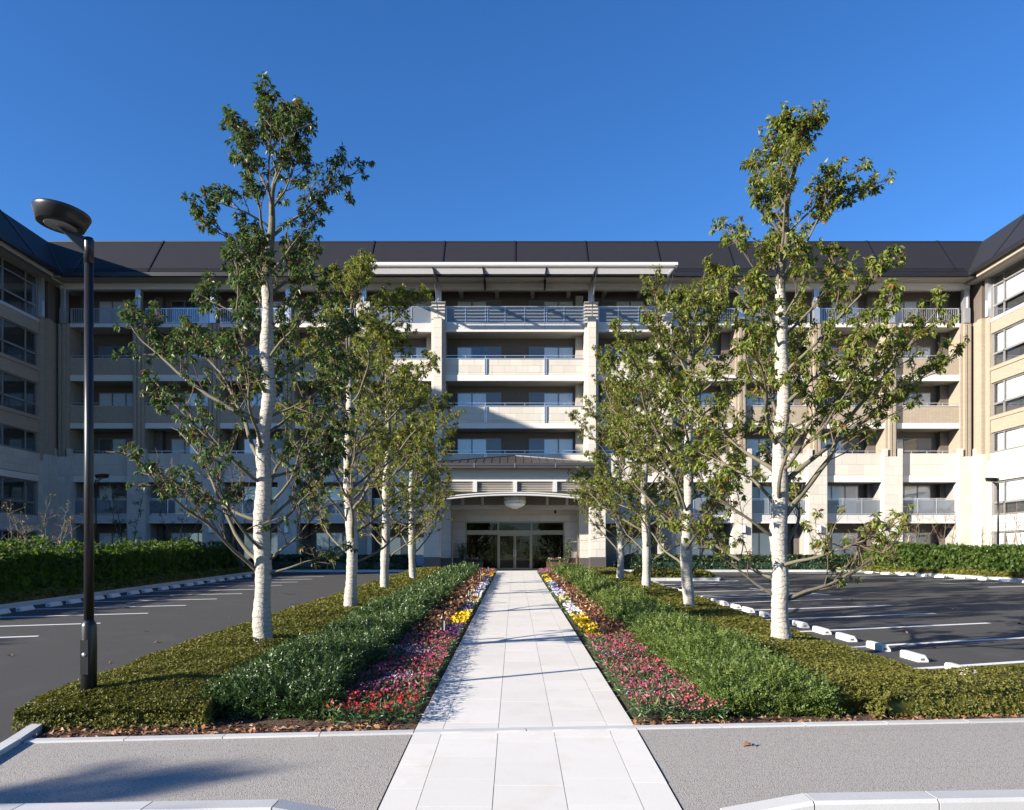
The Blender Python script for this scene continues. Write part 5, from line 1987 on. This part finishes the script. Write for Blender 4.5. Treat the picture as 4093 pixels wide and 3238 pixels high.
make_tree('white-wrapped tree second from the camera in the left row', -4.22, 19.5, 9.3, ENV3, 21, tree_leaf, n_limb=34, dens=1.0, sparse=.3, asym=lean(0, .15))
make_tree('white-wrapped tree third from the camera in the left row', -4.40, 26.1, 9.3, ENV3, 33, tree_leaf, n_limb=33, sparse=.3)
make_tree('white-wrapped tree farthest from the camera in the left row', -4.36, 32.4, 8.6, ENV3, 47, tree_leaf, n_limb=30, sparse=.25)
make_tree('tall white-wrapped tree nearest the camera on the right, standing above the roofline', 4.58, 13.1, 9.4, ENV2, 59, tree_leaf,
          trunk=[(0, 0), (.2, -.02), (.4, .0), (.52, .06), (.62, .0), (.72, -.01), (.8, .05), (1, .28)], n_limb=40, limb0=.11, asym=lean(0, .12), sparse=.2,
          extra=((.115, R(5), 2.4, R(8)), (.12, R(185), 2.0, R(12))))
make_tree('white-wrapped tree second from the camera in the right row', 4.48, 19.6, 8.6, ENV3, 63, tree_leaf, n_limb=34, sparse=.2, limb0=.12, asym=lean(math.pi, .15))
make_tree('white-wrapped tree third from the camera in the right row', 4.55, 26.4, 8.9, ENV3, 71, tree_leaf, n_limb=33, sparse=.2, limb0=.12)
make_tree('white-wrapped tree farthest from the camera in the right row', 4.42, 32.1, 8.0, ENV3, 85, tree_leaf, n_limb=30, sparse=.2, limb0=.12)


# street trees left of the frame whose shadows fall across the sidewalk and the left lane
make_tree('street tree beyond the left edge, casting its shadow on the sidewalk', -25.4, -5.0, 9.5, ENV1, 91, tree_leaf, n_limb=31, group='street trees left of the view')
make_tree('street tree beyond the left edge, casting its shadow on the left lane', -33.5, 3.4, 9.5, ENV2, 95, tree_leaf, n_limb=31, group='street trees left of the view')

# wooded bank across the street behind the camera; the glass doors mirror it
nb = NB()
r_ = np.random.default_rng(9)
for k in range(26):
    c0 = np.array([r_.uniform(-9, 18), r_.uniform(-24, -15), r_.uniform(1.5, 6.0)])
    n = 700
    v = unitv(r_.normal(size=(n, 3))) * r_.uniform(.55, 1.0, (n, 1)) * np.array([2.2, 2.0, 1.6])
    p_ = c0 + v
    nb.inst(LEAF4, p_, frames(v + r_.normal(size=(n, 3)), r_.normal(size=(n, 3))), r_.uniform(.18, .32, n), r_.random(n))
o = nb.build('woodland', [tree_leaf])
tag(o, 'wooded bank across the street, mirrored in the glass doors', 'woodland', None, 'stuff')


def young_tree(x, y, h, n_leaf, mat, label, stakes=3, seed=1, size=.07, group=None, fan=.55):
    r_ = random.Random(seed)
    nr = np.random.default_rng(seed)
    z = G(y)
    e = empty('young_tree', (x, y, z), label, 'young tree', group)
    tr, tips = MB(), []
    for k in range(r_.choice((3, 4))):
        d = Vector((r_.gauss(0, .22), r_.gauss(0, .22), 1)).normalized()
        pts = [Vector((x, y, z))]
        for i in range(7):
            d = (d + Vector((r_.gauss(0, .12), r_.gauss(0, .12), .05))).normalized()
            pts.append(pts[-1] + d * h / 7.4)
        tr.tube(pts, [.035 * (1 - .8 * i / 7) for i in range(8)], 6)
        for i in range(2, 8):
            for j in range(3):
                q = [pts[i]]
                dd = Vector((r_.gauss(0, 1), r_.gauss(0, 1), .7)).normalized()
                for m_ in range(3):
                    dd = (dd + Vector((r_.gauss(0, .3), r_.gauss(0, .3), .12))).normalized()
                    q.append(q[-1] + dd * fan * .28 * r_.uniform(.7, 1.3))
                tr.tube(q, [.010, .008, .006, .003], 4, False)
                tips += [q[-1], q[-2].lerp(q[-1], .4)]
    tr.build('trunk', skin_bark, e)
    nb = NB()
    idx = nr.integers(0, len(tips), n_leaf)
    p_ = np.array([tuple(q) for q in tips])[idx] + nr.normal(size=(n_leaf, 3)) * .05
    nb.inst(LEAF4, p_, frames(nr.normal(size=(n_leaf, 3)) + [0, 0, -.4], nr.normal(size=(n_leaf, 3))), size * nr.uniform(.7, 1.3, n_leaf), nr.random(n_leaf))
    nb.build('crown', [mat], e)
    for k in range(stakes):
        a = 2 * math.pi * k / 3 + .5
        MB().tube([(x + .65 * math.cos(a), y + .5 * math.sin(a), z), (x - .05 * math.cos(a), y - .05 * math.sin(a), z + min(h * .62, 2.6))], .03, 6).build('stake', stakewood, e)
    return e


red_leaf = leaf_mat('red_autumn_leaf', [(0, (.16, .02, .02)), (.6, (.26, .05, .035)), (1, (.30, .12, .06))], .5, .25, .3)
yel_leaf = leaf_mat('yellow_autumn_leaf', [(0, (.10, .11, .03)), (.6, (.22, .19, .05)), (1, (.32, .24, .08))], .5, .25, .3)
YT = [(-18.9, 28.5, 3.0, 90, yel_leaf, 'thin yellow-leaved young tree at the left edge behind the tall hedge', 2),
      (-18.6, 30.0, 3.6, 260, yel_leaf, 'fuller yellow-green young tree behind the left tall hedge', 2),
      (-19.4, 32.5, 3.2, 110, red_leaf, 'staked young tree with red leaves behind the left tall hedge', 3),
      (-22.5, 44.0, 5.2, 1500, dark_leaf, 'dark shaded young tree right of the far left lamp', 3),
      (-19.4, 44.2, 4.4, 900, dark_leaf, 'staked dark young tree between two left ground floor windows', 3),
      (-16.6, 45.0, 4.2, 500, dark_leaf, 'sparse staked young tree near the end of the left tall hedge', 3),
      (23.6, 45.6, 3.6, 110, red_leaf, 'staked young tree with sparse red leaves behind the right tall hedge', 3),
      (25.6, 44.8, 3.9, 120, red_leaf, 'unstaked young tree with dark red leaves before the right corner', 0),
      (27.5, 44.4, 2.8, 60, yel_leaf, 'low bare young tree left of the right lamp', 0),
      (28.3, 43.0, 4.0, 150, red_leaf, 'staked young tree at the right edge beside the lamp', 3)]
for i, (x, y, h, n, mt, lab, st) in enumerate(YT):
    young_tree(x, y, h, n, mt, lab, st, 300 + i, .085)
